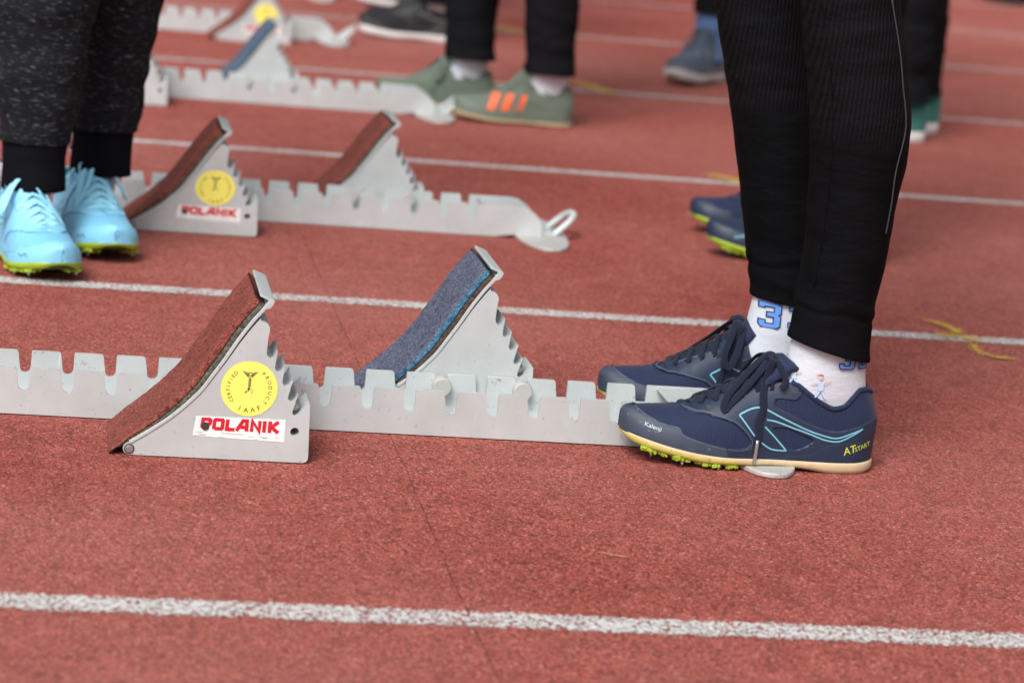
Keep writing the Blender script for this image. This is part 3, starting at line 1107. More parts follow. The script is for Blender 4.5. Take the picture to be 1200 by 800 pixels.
TOE = [(-.002, .0535), (.0115, .0545), (.0232, .0481), (.0385, .0424), (.0536, .0408), (.0579, .0341), (.0768, .0287), (.0991, .0241), (.1036, .0234), (.106, .012), (.06, .012), (.02, .02), (-.002, .025)]
QUARTER = [(.0575, .0600), (.0600, .0560), (.0660, .0545), (.0835, .0541), (.102, .0504), (.1091, .0484), (.1193, .0413), (.1274, .0321), (.127, .026), (.1172, .0233), (.1040, .0239), (.1065, .010), (.2, .008), (.2655, .008),
           (.2655, .058), (.2583, .0562), (.2351, .048), (.2208, .0446), (.2079, .0456), (.1885, .0515), (.1706, .0589), (.1497, .0681), (.1542, .0744), (.1742, .0733), (.180, .0800), (.172, .0882), (.163, .0900), (.15, .0885), (.13, .0835), (.11, .0765), (.09, .0685), (.073, .0612)]
WINDOW = [(.1495, .0454), (.1638, .0463), (.177, .0417), (.1966, .0342), (.188, .0276), (.1775, .0232), (.1692, .0253), (.162, .0328)]
TOE = round_poly(TOE, .005, 4)
QUARTER = round_poly(QUARTER, .004, 4)
WINDOW = round_poly(WINDOW, .004, 4)
STRIPES = [[(.1444, .0622), (.1365, .0644), (.128, .0631), (.1202, .0597), (.1148, .0564), (.1172, .0533), (.1238, .0456), (.1308, .0376), (.1395, .0302), (.15, .0241), (.1599, .0227), (.1671, .0226)],
           [(.1671, .0226), (.1536, .0357), (.1417, .0463)],
           [(.1444, .0622), (.1631, .0541), (.1893, .0439), (.2087, .0387), (.2183, .0376), (.2277, .0402), (.2454, .0475)],
           [(.1433, .0531), (.1538, .0515), (.1717, .0461), (.1896, .0408), (.2059, .0355), (.2187, .0341), (.2281, .0371), (.2405, .0442), (.2454, .0475)]]

def place_text(form, txt, size, origin, ang, side, off, shear=0.0, gap=1.0):
    tv, tf = text_polys(txt, size)
    ca, sa = math.cos(ang), math.sin(ang)
    out = []
    for p in tv:
        x, y = p[0] * gap + shear * p[1], p[1]
        out.append((origin[0] + x * ca - y * sa, origin[1] + x * sa + y * ca))
    return decal_on(form, out, tf, side, off)

def make_shoe(style):
    """returns the shoe (upper) with its pieces as children"""
    form = ShoeForm(style.get('lift', 0.), style.get('spring', 1.))
    L = form.L
    # ---- upper
    nu, nv = 84, 18
    us = .5 - .5 * np.cos(np.linspace(0, math.pi, nu)) * .999
    xs = us * L
    V, F = [], []
    for side in (-1, 1):
        o = len(V)
        X_, V_ = np.meshgrid(xs, np.linspace(0, 1, nv), indexing='ij')
        V += list(form.pt(X_.ravel(), V_.ravel(), side))
        for i in range(nu - 1):
            for j in range(nv - 1):
                q = (o + i * nv + j, o + (i + 1) * nv + j, o + (i + 1) * nv + j + 1, o + i * nv + j + 1)
                F.append(q if side < 0 else q[::-1])
    shoe = link_mesh('shoe', V, F, style['upper'], None, True)
    bm = bmesh.new(); bm.from_mesh(shoe.data)
    bmesh.ops.remove_doubles(bm, verts=bm.verts, dist=2e-5)
    bm.to_mesh(shoe.data); bm.free()
    so = shoe.modifiers.new('thickness', 'SOLIDIFY'); so.thickness = .003; so.offset = -1
    # padded collar rim
    xr = np.concatenate([np.linspace(.168, L - .0006, 40)])
    rim = [form.pt(x, 1, -1) for x in xr] + [form.pt(x, 1, 1) for x in xr[::-1]]
    v, f = sweep(rim, .0028, .0028, (0, 0, 1), 8, 110)
    link_mesh('collar', v, f, style.get('collar', style['upper']), shoe, True)
    # ---- sole
    m = 64
    uu = L * (.5 - .5 * np.cos(np.linspace(0, math.pi, m)))
    outline = [(x, -1) for x in uu] + [(x, 1) for x in uu[::-1][1:-1]]
    lv = [(0.0, -.0035, 0), (.12, -.0008, 0), (.35, .0006, 0), (.7, .0008, 0), (.93, .0002, 0), (1.0, -.0015, 0), (1.12, -.004, 0)]
    V, F, MI = [], [], []
    for (t, dw, _) in lv:
        for (x, sd_) in outline:
            w = float(form.wl(x) if sd_ < 0 else form.wm(x))
            zb, zt = float(form.sb(x)), float(form.st(x))
            e = dw * min(1, w / .02)
            xx = x + (-dw if x < .012 else dw if x > L - .012 else 0) * (1 - min(1, w / .022))
            kk = max(0, (x - .2) / .066) ** 2
            V.append((xx + kk * .0012, sd_ * max(0, w + e), zb + (zt - zb) * t))
    k = len(outline)
    for r in range(len(lv) - 1):
        for j in range(k):
            F.append((r * k + j, r * k + (j + 1) % k, (r + 1) * k + (j + 1) % k, (r + 1) * k + j))
            x = outline[j][0]
            MI.append(1 if (x < .125 + .012 * math.sin(r * 2.1) and r < 2) or (x < .11 and r < 3 and style.get('spikes')) else 0)
    for j in range(m - 1):      # bottom
        a, b = j, j + 1
        c, d = (k - j) % k, (k - j - 1) % k
        q = [a, b, d, c] if j not in (0, m - 2) else ([a, b, d] if j == 0 else [a, b, c])
        F.append(tuple(dict.fromkeys(q))); MI.append(1)
    sole = link_mesh('sole', V, F, [style['sole'], style['sole_front']], shoe, True, MI)
    # ---- spike plate
    if style.get('spikes'):
        pl = []
        bm = bmesh.new()
        rnd = random.Random(3)
        for (gx, n_) in ((.027, 16), (.043, 8), (.060, 20), (.078, 8), (.096, 18), (.112, 8)):
            for sd_ in (-1, 1):
                for i in range(n_):
                    x = gx + rnd.gauss(0, .0042)
                    w = float(form.wl(x) if sd_ < 0 else form.wm(x))
                    fr = 1 - abs(rnd.gauss(0, .22))
                    zz = float(form.sb(x))
                    s1 = .0022 + .0045 * rnd.random() ** 2
                    M_ = Matrix.Translation((x, sd_ * (w * fr - .0015), zz - .0006 - .0012 * rnd.random())) @ Matrix.Rotation(rnd.uniform(-1.5, 1.5), 4, 'Z') @ Matrix.Rotation(rnd.uniform(-.5, .5), 4, 'X') @ Matrix.Diagonal((s1 * 1.5, s1, .0022 + .0030 * rnd.random(), 1))
                    bmesh.ops.create_cube(bm, size=1, matrix=M_)
        p = bm_obj('spike_plate', bm, 'lime', shoe)
        p['kind'] = 'stuff'
        bevel(p, .0006, 2)
        for (x, fr, sd_) in ((.030, .82, -1), (.061, .86, -1), (.098, .86, -1), (.035, .8, 1), (.070, .85, 1), (.10, .8, 1)):
            w = float(form.wl(x) if sd_ < 0 else form.wm(x))
            z = float(form.sb(x))
            bm = bmesh.new()
            add_cyl(bm, (x, sd_ * w * fr, z - .001), (0, 0, -1), .0034, .0030, .0026, 10)
            add_cyl(bm, (x, sd_ * w * fr, z - .0036), (0, 0, -1), .0022, .0006, max(.0015, min(.0050, z - .0036 + .0015)), 10)
            bm_obj('spike', bm, 'steel', shoe, True)
    # ---- tongue
    tz = form.lift
    cl = resample(np.array([(.066, .0575), (.09, .0685), (.11, .0785), (.13, .0905), (.145, .1035), (.154, .1120), (.1615, .1135)]), 26)
    wd = np.interp(np.linspace(0, 1, 26), [0, .3, .7, .93, 1], [.013, .018, .0215, .0205, .016])
    V, F = [], []
    nn = 11
    for i, (x, z) in enumerate(cl):
        for j in range(nn):
            b = -1 + 2 * j / (nn - 1)
            V.append((x + .012 * b * b * (i / 25) * 1.2, wd[i] * b, z + tz - .010 * b * b - .0005))
    F = [(i * nn + j, i * nn + j + 1, (i + 1) * nn + j + 1, (i + 1) * nn + j) for i in range(25) for j in range(nn - 1)]
    tg = link_mesh('tongue', V, F, style.get('tongue', style['upper']), shoe, True)
    so = tg.modifiers.new('thickness', 'SOLIDIFY'); so.thickness = .005; so.offset = 0
    # ---- lacing
    lace = []
    ex = [.078, .092, .106, .120, .134, .148]
    def eye(x, side):
        v = .90
        p = form.pt(x, v, side)
        return p + np.array([0, side * .0008, .0016])
    def over(a, b, up):
        mid = (a + b) / 2
        x = mid[0]
        zc = float(np.interp(x, cl[:, 0], cl[:, 1])) + tz + .0032 + up
        q1 = a * .72 + b * .28; q2 = a * .28 + b * .72
        q1[2] = max(q1[2], zc - .0030); q2[2] = max(q2[2], zc - .0030); mid[2] = max(mid[2], zc)
        return [a - np.array([0, 0, .003]), a, q1, mid, q2, b, b - np.array([0, 0, .003])]
    for i, x in enumerate(ex):
        a, b = eye(x, -1), eye(x, 1)
        lace.append(sweep(over(a, b, 0), .0033, .0012, (-.45, 0, .9), 8, 26))
        if i < len(ex) - 1:
            a2, b2 = eye(ex[i + 1], 1), eye(ex[i + 1], -1)
            lace.append(sweep(over(a, a2, .0016), .0030, .0011, (-.45, 0, .9), 8, 26))
            lace.append(sweep(over(b, b2, .0026), .0030, .0011, (-.45, 0, .9), 8, 26))
    kx, kz = .148, .1115 + tz
    def loopy(pts, w=.0038, t=.0010, hint=(-.3, -.6, .7)):
        lace.append(sweep(np.array(pts), w, t, hint, 8, 44))
    Kn = (kx, -.003, kz)
    loopy([Kn, (kx - .010, -.014, kz - .010), (kx - .027, -.021, kz - .030), (kx - .042, -.027, kz - .045), (kx - .049, -.030, kz - .052), (kx - .046, -.023, kz - .040), (kx - .030, -.012, kz - .023), (kx - .010, -.004, kz - .003), Kn])
    loopy([Kn, (kx - .006, .012, kz), (kx - .014, .024, kz - .014), (kx - .022, .033, kz - .034), (kx - .016, .037, kz - .044), (kx - .006, .030, kz - .026), (kx, .014, kz - .004), Kn], hint=(-.3, .6, .7))
    loopy([Kn, (kx + .006, -.016, kz - .004), (kx + .012, -.027, kz - .018), (.1555, -.0300, .086 + tz)], w=.0033)
    drop = [Kn, (kx - .001, -.017, kz - .001)]
    for (x, z, o_) in ((.1440, .090, .0045), (.1392, .0762, .0035), (.1388, .063, .0030), (.1345, .0504, .0035), (.1352, .040, .0030), (.1337, .030, .0040)):
        p = form.at(x, z + tz, -1, o_); drop.append(tuple(p))
    lace.append(sweep(np.array(drop), .0040, .0009, (0, -1, .1), 8, 50))
    if style.get('loose_end', True):
        drop2 = [Kn, (kx - .002, .018, kz - .003)] + [tuple(form.at(x, z + tz, 1, .004)) for x, z in ((.138, .083), (.130, .066), (.124, .050), (.122, .038))]
        lace.append(sweep(np.array(drop2), .0034, .0013, (0, 1, .1), 8, 40))
    # knot
    bm = bmesh.new()
    bmesh.ops.create_uvsphere(bm, u_segments=14, v_segments=10, radius=1, matrix=Matrix.Translation((kx, -.003, kz)) @ Matrix.Diagonal((.0075, .0085, .006, 1)))
    bm.verts.index_update()
    lace.append(([tuple(v.co) for v in bm.verts], [tuple(v.index for v in f.verts) for f in bm.faces]))
    bm.free()
    link_mesh('lace', *join_vf(lace), style['lace'], shoe, True)
    pe = np.array(drop[-1])
    v, f = sweep([pe + [0, 0, .003], pe + [-.0005, -.0008, -.009], pe + [-.0014, -.0005, -.021]], .0019, .0015, (0, -1, 0), 8, 8)
    if style.get('aglet'):
        link_mesh('lace_tip', v, f, 'steel', shoe, True)
    # ---- panels
    fit = lambda pl: [(x, z + tz * np.clip((z - .012) / .03, 0, 1) + tz * .4) for x, z in pl] if tz else pl
    toe = style.get('toe')
    if toe:
        V = join_vf([patch_on(form, TOE, sd_, .0013, cell=.003) for sd_ in (-1, 1)])
        link_mesh('toe_cap', *V, toe, shoe, True)
    if style.get('thread'):
        edge1 = [(.0130, .0528), (.0240, .0467), (.0390, .0410), (.0540, .0392), (.0590, .0327), (.0768, .0273), (.0991, .0228)]
        edge2 = [(.0610, .0575), (.0670, .0558), (.0840, .0554), (.1030, .0517), (.1105, .0495), (.1208, .0420), (.1290, .0322), (.1284, .0250)]
        edge3 = [(.1290, .0240), (.1172, .0219), (.1050, .0224)]
        link_mesh('stitching', *join_vf([strip_on(form, e_, .0006, sd_, .0019) for sd_ in (-1, 1) for e_ in (edge1, edge2, edge3)]), style['thread'], shoe)
    if style.get('panel'):
        V = join_vf([patch_on(form, fit(QUARTER), sd_, .0012, [fit(WINDOW)], .0035) for sd_ in (-1, 1)])
        link_mesh('side_panel', *V, style['panel'], shoe, True)
        # stitched seams
        V = join_vf([strip_on(form, fit(l), .0007, sd_, .0014) for sd_ in (-1, 1) for l in
                     ([(.1672, .0160), (.1922, .0184), (.204, .0253), (.2113, .0293), (.2176, .0299), (.2369, .0326), (.262, .0335)], [(.2583, .0545), (.2351, .0466), (.2208, .0432), (.2079, .0442), (.1885, .0501), (.1706, .0575), (.1520, .0655)])])
        link_mesh('stitching', *V, style.get('stitch', 'navy_toe'), shoe)
    for fn in style.get('extras', ()):
        fn(form, shoe)
    # eyelets
    if style.get('eyelets'):
        parts = []
        for x, z in ((.0845, .0600), (.1031, .0660), (.1211, .0735), (.1404, .0805), (.1555, .0850), (.1704, .0815)):
            r = .0017
            parts.append(decal_on(form, [(x + r * 1.5 * math.cos(t), z + r * math.sin(t)) for t in np.linspace(0, 6.283, 13)[:-1]], [tuple(range(12))], -1, .0016))
        link_mesh('eyelet', *join_vf(parts), 'dark_hole', shoe)
    return shoe

def extra_runner(form, shoe):
    V = join_vf([strip_on(form, s, .0015, sd_, .0016, 50) for sd_ in (-1, 1) for s in STRIPES])
    link_mesh('stripe', *V, 'stripe_blue', shoe)
    parts = [place_text(form, 'AT', .0078, (.2285, .0200), .30, -1, .0018, .1, .95), place_text(form, 'START', .0047, (.2400, .0240), .33, -1, .0018, .05, .9)]
    link_mesh('lettering', *join_vf(parts), 'lime_print', shoe)
    o = link_mesh('lettering', *place_text(form, 'Kalenji', .0038, (.0205, .0385), -.235, -1, .0020, .05, 1.12), 'pale_print', shoe)

def extra_spike(form, shoe):
    parts = []
    for sd_ in (-1, 1):
        for l in ([(.150, .030), (.135, .046), (.150, .058), (.175, .052), (.195, .040), (.225, .035)], [(.150, .040), (.146, .048), (.155, .050), (.180, .040)], [(.215, .060), (.235, .050), (.255, .055)]):
            parts.append(strip_on(form, l, .0011, sd_, .0016, 40))
        parts.append(strip_on(form, [(.030, .031), (.036, .034), (.042, .030), (.050, .032)], .0012, sd_, .0018, 16))
    link_mesh('line_print', *join_vf(parts), 'dark_print', shoe)

def extra_stripes(form, shoe):
    for k in range(3):
        x = .066 + k * .030
        for sd_ in (-1,):
            poly = [(x, .032), (x + .017, .030), (x + .031, .066), (x + .015, .068)]
            link_mesh('stripe', *patch_on(form, poly, sd_, .0014, cell=.004), 'orange', shoe, False)

def extra_word(form, shoe):
    link_mesh('line_print', *join_vf([strip_on(form, [(.035, .033), (.05, .036), (.07, .032)], .002, -1, .0018, 16)]), 'stripe_blue', shoe)

STY = {
    'runner': dict(upper='navy_mesh', collar='navy_mesh', panel='navy_panel', toe='navy_toe', sole='sole_tan', sole_front='sole_yellow', lace='navy_lace', spikes=True, aglet=True, eyelets=True, thread='thread', extras=[extra_runner]),
    'blue': dict(upper='blue_upper', loose_end=False, panel='blue_panel', toe='blue_panel', sole='lime', sole_front='lime', lace='blue_lace', spikes=True, extras=[extra_spike], stitch='blue_lace'),
    'green': dict(upper='green_upper', panel='green_upper', toe='green_panel', sole='gum', sole_front='gum', lace='green_panel', lift=.002, spring=.6, extras=[extra_stripes], stitch='green_panel'),
    'black': dict(upper='black_upper', panel='black_panel', toe='black_panel', sole='white_sole', sole_front='white_sole', lace='black_panel', lift=.010, spring=.7, stitch='white_sole'),
    'slate': dict(upper='slate_upper', panel='slate_panel', toe='slate_panel', sole='grey_sole', sole_front='grey_sole', lace='slate_upper', lift=.012, spring=1.0, stitch='grey_sole'),
    'teal': dict(upper='teal_upper', panel='teal_panel', toe='teal_panel', sole='white_sole', sole_front='white_sole', lace='teal_panel', lift=.014, spring=.6, stitch='teal_upper'),
    'dark': dict(upper='black_upper', panel='black_panel', toe='black_panel', sole='black_panel', sole_front='black_panel', lace='black_panel', lift=.008, spring=.7, stitch='black_upper'),
    'navy_spike': dict(upper='navy_mesh', panel='navy_mesh', toe='navy_panel', sole='lime', sole_front='lime', lace='navy_lace', spikes=True, extras=[extra_word]),
}
SHOE_PROTO = {}
def put_shoe(style, parent, loc, rz=0.0, mirror=False, pitch=0.0, size=1.0, wide=1.0):
    """loc: world position of the toe tip projected to the ground; the shoe points to -x before rotation"""
    if style not in SHOE_PROTO:
        s = make_shoe(STY[style]); SHOE_PROTO[style] = s
    else:
        s = copy_tree(SHOE_PROTO[style])
    s.parent = parent
    s.location = loc
    s.rotation_euler = (0, pitch, rz)
    s.scale = (size, (-size if mirror else size) * wide, size)
    return s

# ------------------------------------------------------------------ people (seen from the knees down)
class Tube:
    """stack of elliptical rings interpolated over height"""
    def __init__(s, rings):
        r = np.array(rings, float)     # z, cx, cy, rx, ry
        s.z0, s.z1 = r[0, 0], r[-1, 0]
        s.f = [hermite(r[:, 0], r[:, k]) for k in range(1, 5)]
        s.z_, s.c_ = None, None
    def pt(s, z, a, off=0.0):
        if z != s.z_:
            s.z_, s.c_ = z, [float(f(z)) for f in s.f]
        cx, cy, rx, ry = s.c_
        return np.array([cx + (rx + off) * math.cos(a), cy + (ry + off) * math.sin(a), z])

def wrinkle(p, amp, seed=0.0, fz=26, fr=9):
    return amp * (mnoise.noise((p[0] * fr + seed, p[1] * fr, p[2] * fz)) + .5 * mnoise.noise((p[0] * fr * 2.3, p[1] * fr * 2.3 + seed, p[2] * fz * 2.2)))

def tube_mesh(name, tube, mat, parent, nz=40, na=40, amp=0.0, seed=0.0, off=0.0, z0=None, z1=None, cap=False, thick=0.0, bands=None):
    z0 = tube.z0 if z0 is None else z0; z1 = tube.z1 if z1 is None else z1
    V, F = [], []
    for i in range(nz + 1):
        z = z0 + (z1 - z0) * i / nz
        for j in range(na):
            a = 2 * math.pi * j / na
            p = tube.pt(z, a, off)
            d = wrinkle(p, amp, seed) if amp else 0
            if bands: d += bands(z, a)
            V.append(tube.pt(z, a, off + d))
    for i in range(nz):
        for j in range(na):
            F.append((i * na + j, i * na + (j + 1) % na, (i + 1) * na + (j + 1) % na, (i + 1) * na + j))
    o = link_mesh(name, V, F, mat, parent, True)
    if thick:
        so = o.modifiers.new('thickness', 'SOLIDIFY'); so.thickness = thick; so.offset = -1
    return o

def trousers(parent, legA, legB, mat, hip, amp=.002, zc=.76, seed=0.0, bands=None, nz=90, name='trousers'):
    """both legs and the seat as one continuous surface; legA is the one nearer the camera"""
    na = 48
    A, B = Tube(legA), Tube(legB)
    ca = np.array([A.f[0](A.z1), A.f[1](A.z1)]); cb = np.array([B.f[0](B.z1), B.f[1](B.z1)])
    d = cb - ca
    phi = math.atan2(d[1], d[0]) - math.pi / 2
    V, F = [], []
    base = []
    for t in (A, B):
        o = len(V)
        base.append(o)
        for i in range(nz + 1):
            z = t.z0 + (t.z1 - t.z0) * (i / nz) ** 1.25
            for j in range(na):
                a = phi + 2 * math.pi * j / na
                p = t.pt(z, a)
                dd = wrinkle(p, amp, seed) + (bands(z - t.z0, a) if bands else 0)
                V.append(t.pt(z, a, dd))
        for i in range(nz):
            for j in range(na):
                F.append((o + i * na + j, o + i * na + (j + 1) % na, o + (i + 1) * na + (j + 1) % na, o + (i + 1) * na + j))
    topA, topB = base[0] + nz * na, base[1] + nz * na
    k0, k1 = 5, 19                                  # inner arc of A: 37..142 degrees
    for j in range(k0, k1):
        F.append((topA + j, topA + j + 1, topB + (na - j - 1) % na, topB + (na - j) % na))
    loop = [topA + (j % na) for j in range(k1, na + k0 + 1)] + [topB + (j % na) for j in range(na - k0, na + na - k1 + 1)]
    c = (ca + cb) / 2
    prev = loop
    for z, s in ((zc + .06, 1.0), (zc + .14, .98), (zc + .22, .88)):
        new = []
        for vi in loop:
            p = np.array(V[vi]); q = (p[:2] - c) * s + np.array(hip[:2])
            r = np.linalg.norm(q - np.array(hip[:2])); q = np.array(hip[:2]) + (q - np.array(hip[:2])) * (.5 + .5 * .15 / max(r, .05))
            new.append(len(V)); V.append((q[0], q[1], z))
        for j in range(len(loop)):
            F.append((prev[j], prev[(j + 1) % len(loop)], new[(j + 1) % len(loop)], new[j]))
        prev = new
    F.append(tuple(prev))
    o = link_mesh(name, V, F, mat, parent, True)
    return o, A, B

def leg_rings(ankle, knee, hip, r0, r1, r2, z0, pinch=0.0):
    """generic trouser leg rings from the hem up"""
    out = []
    for t, r in ((0, r0), (.12, r0 * (1 + pinch)), (.4, (r0 + r1) / 2 * 1.02), (.75, r1 * 1.02), (1, r1)):
        z = z0 + (knee[2] - z0) * t
        out.append((z, ankle[0] + (knee[0] - ankle[0]) * t, ankle[1] + (knee[1] - ankle[1]) * t, r, r))
    for t, r in ((.5, (r1 + r2) / 2), (1, r2)):
        z = knee[2] + (hip[2] - knee[2]) * t
        out.append((z, knee[0] + (hip[0] - knee[0]) * t, knee[1] + (hip[1] - knee[1]) * t, r, r))
    return out

def sock(parent, ankle, heading, mat, z0=.045, z1=.16, r=.036, dz=0.0):
    """heading: unit xy vector the foot points to"""
    hx, hy = heading
    ang = abs(hx)
    rings = []
    for z, fwd, rl, rs in ((z0, .014, .052, .021), (.07, .006, .045, .0255), (.095, .002, .041, .0295), (.12, 0, r + .003, r - .002), (z1, 0, r, r)):
        rx = math.hypot(rl * hx, rs * hy); ry = math.hypot(rl * hy, rs * hx)
        rings.append((z + dz, ankle[0] + hx * fwd, ankle[1] + hy * fwd, rx, ry))
    t = Tube(rings)
    return tube_mesh('sock', t, mat, parent, 30, 40, .0012, ankle[0] * 7), t

def person(label, loc):
    return empty('person', loc, 0, label, 'person')

def rel(rings, o):
    return [(r[0], r[1] - o[0], r[2] - o[1], r[3], r[4]) for r in rings]

def upper_body(p, hip, side, cloth, tall=1.0, skin='skin', hair='hair'):
    """jacket with sleeves, head and hair: above the picture, but part of the figure and of the shade it casts"""
    sx, sy = side
    def ring(z, a, b, dx=0.0):
        return (z * tall, hip[0] - sy * dx, hip[1] + sx * dx, math.hypot(a * sx, b * sy), math.hypot(a * sy, b * sx))
    t = Tube([ring(.86, .165, .115), ring(.98, .155, .11), ring(1.12, .165, .115), ring(1.28, .185, .12), ring(1.38, .175, .105), ring(1.43, .10, .085), ring(1.47, .062, .062), ring(1.50, .055, .058)])
    j = tube_mesh('jacket', t, cloth, p, 40, 40, .006, hip[0])
    for sg in (-1, 1):
        q = [(hip[0] + sx * sg * w - sy * f, hip[1] + sy * sg * w + sx * f, z * tall) for w, f, z in ((.13, 0, 1.39), (.19, 0, 1.34), (.225, -.01, 1.2), (.235, -.02, 1.08), (.235, .01, .95), (.235, .04, .86))]
        v, f = sweep(q, .052, .052, (sy, -sx, .01), 14, 26, True, np.interp(np.linspace(0, 1, 26), [0, .2, .5, 1], [1.1, 1.15, .95, .72]))
        link_mesh('sleeve', v, f, cloth, j, True)
        q = [(hip[0] + sx * sg * .235 - sy * f, hip[1] + sy * sg * .235 + sx * f, z * tall) for f, z in ((.04, .87), (.046, .83), (.052, .78), (.054, .74))]
        v, f = sweep(q, .040, .018, (sx, sy, .01), 12, 14, True, np.interp(np.linspace(0, 1, 14), [0, .3, .6, 1], [.6, 1, .95, .5]))
        link_mesh('hand', v, f, skin, p, True)
    h = Tube([ring(1.49, .056, .058), ring(1.53, .058, .075, .01), ring(1.57, .070, .092, .01), ring(1.62, .076, .098), ring(1.67, .074, .094), ring(1.71, .055, .07), ring(1.73, .012, .015)])
    hd_ = tube_mesh('head', h, skin, p, 26, 32, .001, 1.0)
    tube_mesh('hair', Tube([ring(1.60, .078, .080, -.024), ring(1.66, .083, .098, -.008), ring(1.71, .066, .080, -.004), ring(1.742, .012, .015)]), hair, hd_, 18, 32, .004, 2.0)

# ---- runner in front: black tights, patterned socks, navy spikes
P1 = (.78, 2.57, 0)
p1 = person('runner in black tights, printed white socks and navy laced spikes at the nearest block', P1)
put_shoe('runner', p1, (.5724 - P1[0], 2.490 - P1[1], 0))
put_shoe('runner', p1, (.5830 - P1[0], 2.655 - P1[1], 0), .03, True)
LN = [(.113, .7372, .8225), (.122, .7378, .8222), (.140, .7395, .8215), (.160, .7408, .8220), (.172, .7412, .8228), (.2164, .7416, .8262), (.266, .7405, .8295), (.305, .738, .8328), (.353, .732, .8342), (.388, .725, .8288), (.43, .716, .8186), (.475, .7065, .8062), (.52, .695, .800), (.62, .665, .800), (.72, .640, .805), (.78, .630, .810)]
LF = [(.130, .7392, .8202), (.138, .7385, .8200), (.155, .7350, .8190), (.183, .7297, .8150), (.23, .7205, .8120), (.274, .7106, .8060), (.32, .700, .7985), (.364, .688, .7890), (.41, .6755, .777), (.451, .664, .765), (.50, .650, .757), (.60, .635, .770), (.72, .632, .800), (.78, .630, .810)]
def to_rings(tab, y_of, o, ky=.92):
    out = []
    for z, a, b in tab:
        r = (b - a) / 2
        out.append((z, (a + b) / 2 - o[0], y_of(z) - o[1], r, r * ky))
    return out
ynear = lambda z: 2.490 - .01 * min(1, z / .5) if z < .5 else 2.480 + (z - .5) * .02
yfar = lambda z: 2.655 - .0 * z if z < .5 else 2.655 - (z - .5) * .02
def tight_bands(h, a):
    # cuff: two soft folds and a slightly loose rib band
    w = .004 * math.sin(a * 2 + 1) + .002 * math.sin(a * 5)
    return .0013 * math.exp(-((h + w - .049) / .0050) ** 2) - .0010 * math.exp(-((h + w - .041) / .004) ** 2) + .0006 * math.exp(-((h - w - .022) / .006) ** 2) + .0005 * math.exp(-((h - .003) / .003) ** 2) + .0010 * math.sin(a * 3 + h * 90) * math.exp(-((h - .060) / .03) ** 2) + .0014 * max(0, math.sin(h * 210 + 1.5 * math.sin(a * 2))) ** 3 * math.exp(-((h - .335) / .055) ** 2) * max(0, math.cos(a + 1.2))
tr, TA, TBt = trousers(p1, to_rings(LN, ynear, P1), to_rings(LF, yfar, P1), 'tights', (.72 - P1[0], 2.57 - P1[1]), .0016, .78, 3.0, tight_bands, 160, 'tights')
upper_body(p1, (.72 - P1[0], 2.57 - P1[1]), (0, 1), 'jacket')
so = tr.modifiers.new('thickness', 'SOLIDIFY'); so.thickness = .0018; so.offset = -1
for t, zz, w in ((TA, .113, .048), (TBt, .130, .048)):
    tube_mesh('cuff', t, 'tights_rib', p1, 26, 64, .0016, 3.0, .0004, zz - .0006, zz + w, bands=lambda z, a, zz=zz: tight_bands(z - zz, a) - .0026 * max(0, (z - zz - .036) / .012) ** 2)
def tilt_hem(o, cy_split, spec):
    for v in o.data.vertices:
        z0, cx, lift_, slope = spec[0] if v.co.y < cy_split else spec[1]
        if v.co.z < .26:
            t = 1 - (v.co.z - z0) / (.26 - z0)
            v.co.z += t * (lift_ - slope * (v.co.x - cx) / .042)
HEM = ((.113, 0.0, .0115, .0095), (.130, 0.0, .0085, .0040))
for o in [c for c in p1.children if c.name.split('.')[0] in ('tights', 'cuff')]:
    tilt_hem(o, 2.5725 - P1[1], HEM)
# grey seam down the side of the near leg
sp = []
for x, z in ((.7860, .4815), (.8010, .4326), (.8085, .3995), (.8175, .3579), (.8130, .315), (.8140, .2808), (.8130, .2506)):
    cx, cy, rx, ry = [float(f(z)) for f in TA.f]
    k = max(-.98, min(.98, (x - P1[0] - cx) / rx))
    sp.append((cx + (rx + .0012) * k, cy - (ry + .0012) * math.sqrt(1 - k * k), z))
v, f = sweep(sp, .0007, .0007, (0, -1, 0), 6, 70)
link_mesh('seam', v, f, 'seam_grey', p1, True)
sp = []
for x, z in ((.7185, .475), (.7375, .40), (.748, .33), (.7515, .26), (.7500, .19)):
    cx, cy, rx, ry = [float(f(z)) for f in TA.f]
    k = max(-.98, min(.98, (x - P1[0] - cx) / rx))
    sp.append((cx + (rx + .0006) * k, cy - (ry + .0006) * math.sqrt(1 - k * k), z))
v, f = sweep(sp, .0006, .0006, (0, -1, 0), 6, 60)
link_mesh('seam', v, f, 'tights_rib', p1, True)

def runner_sock(ankle, z1, dx=0.0):
    rings = []
    for z, xl, xr, ry in ((.040, -.070, .048, .020), (.060, -.060, .047, .0245), (.075, -.052, .045, .0265), (.090, -.047, .0425, .0285), (.105, -.0425, .0405, .0305), (.124, -.0405, .0380, .0310), (.150, -.037, .035, .031), (z1, -.036, .034, .030)):
        rings.append((z, ankle[0] + (xl + xr) / 2, ankle[1], (xr - xl) / 2, ry))
    t = Tube(rings)
    s = tube_mesh('sock', t, 'sock_white', p1, 40, 56, .0014, ankle[1] * 5)
    return s, t
def sock_print(s, t, tv, tf, mat, name='print', off=.0022):
    """tv: 2-D points (metres), x along the world x seen from the camera side, y = height"""
    V = []
    for x, z in tv:
        cx, cy, rx, ry = [float(f(z)) for f in t.f]
        k = max(-.97, min(.97, (x - cx) / rx))
        a = -math.acos(k)
        p = t.pt(z, a)
        V.append(t.pt(z, a, off + wrinkle(p, .0014, s.get('seed', 0))))
    return link_mesh(name, V, tf, mat, s)
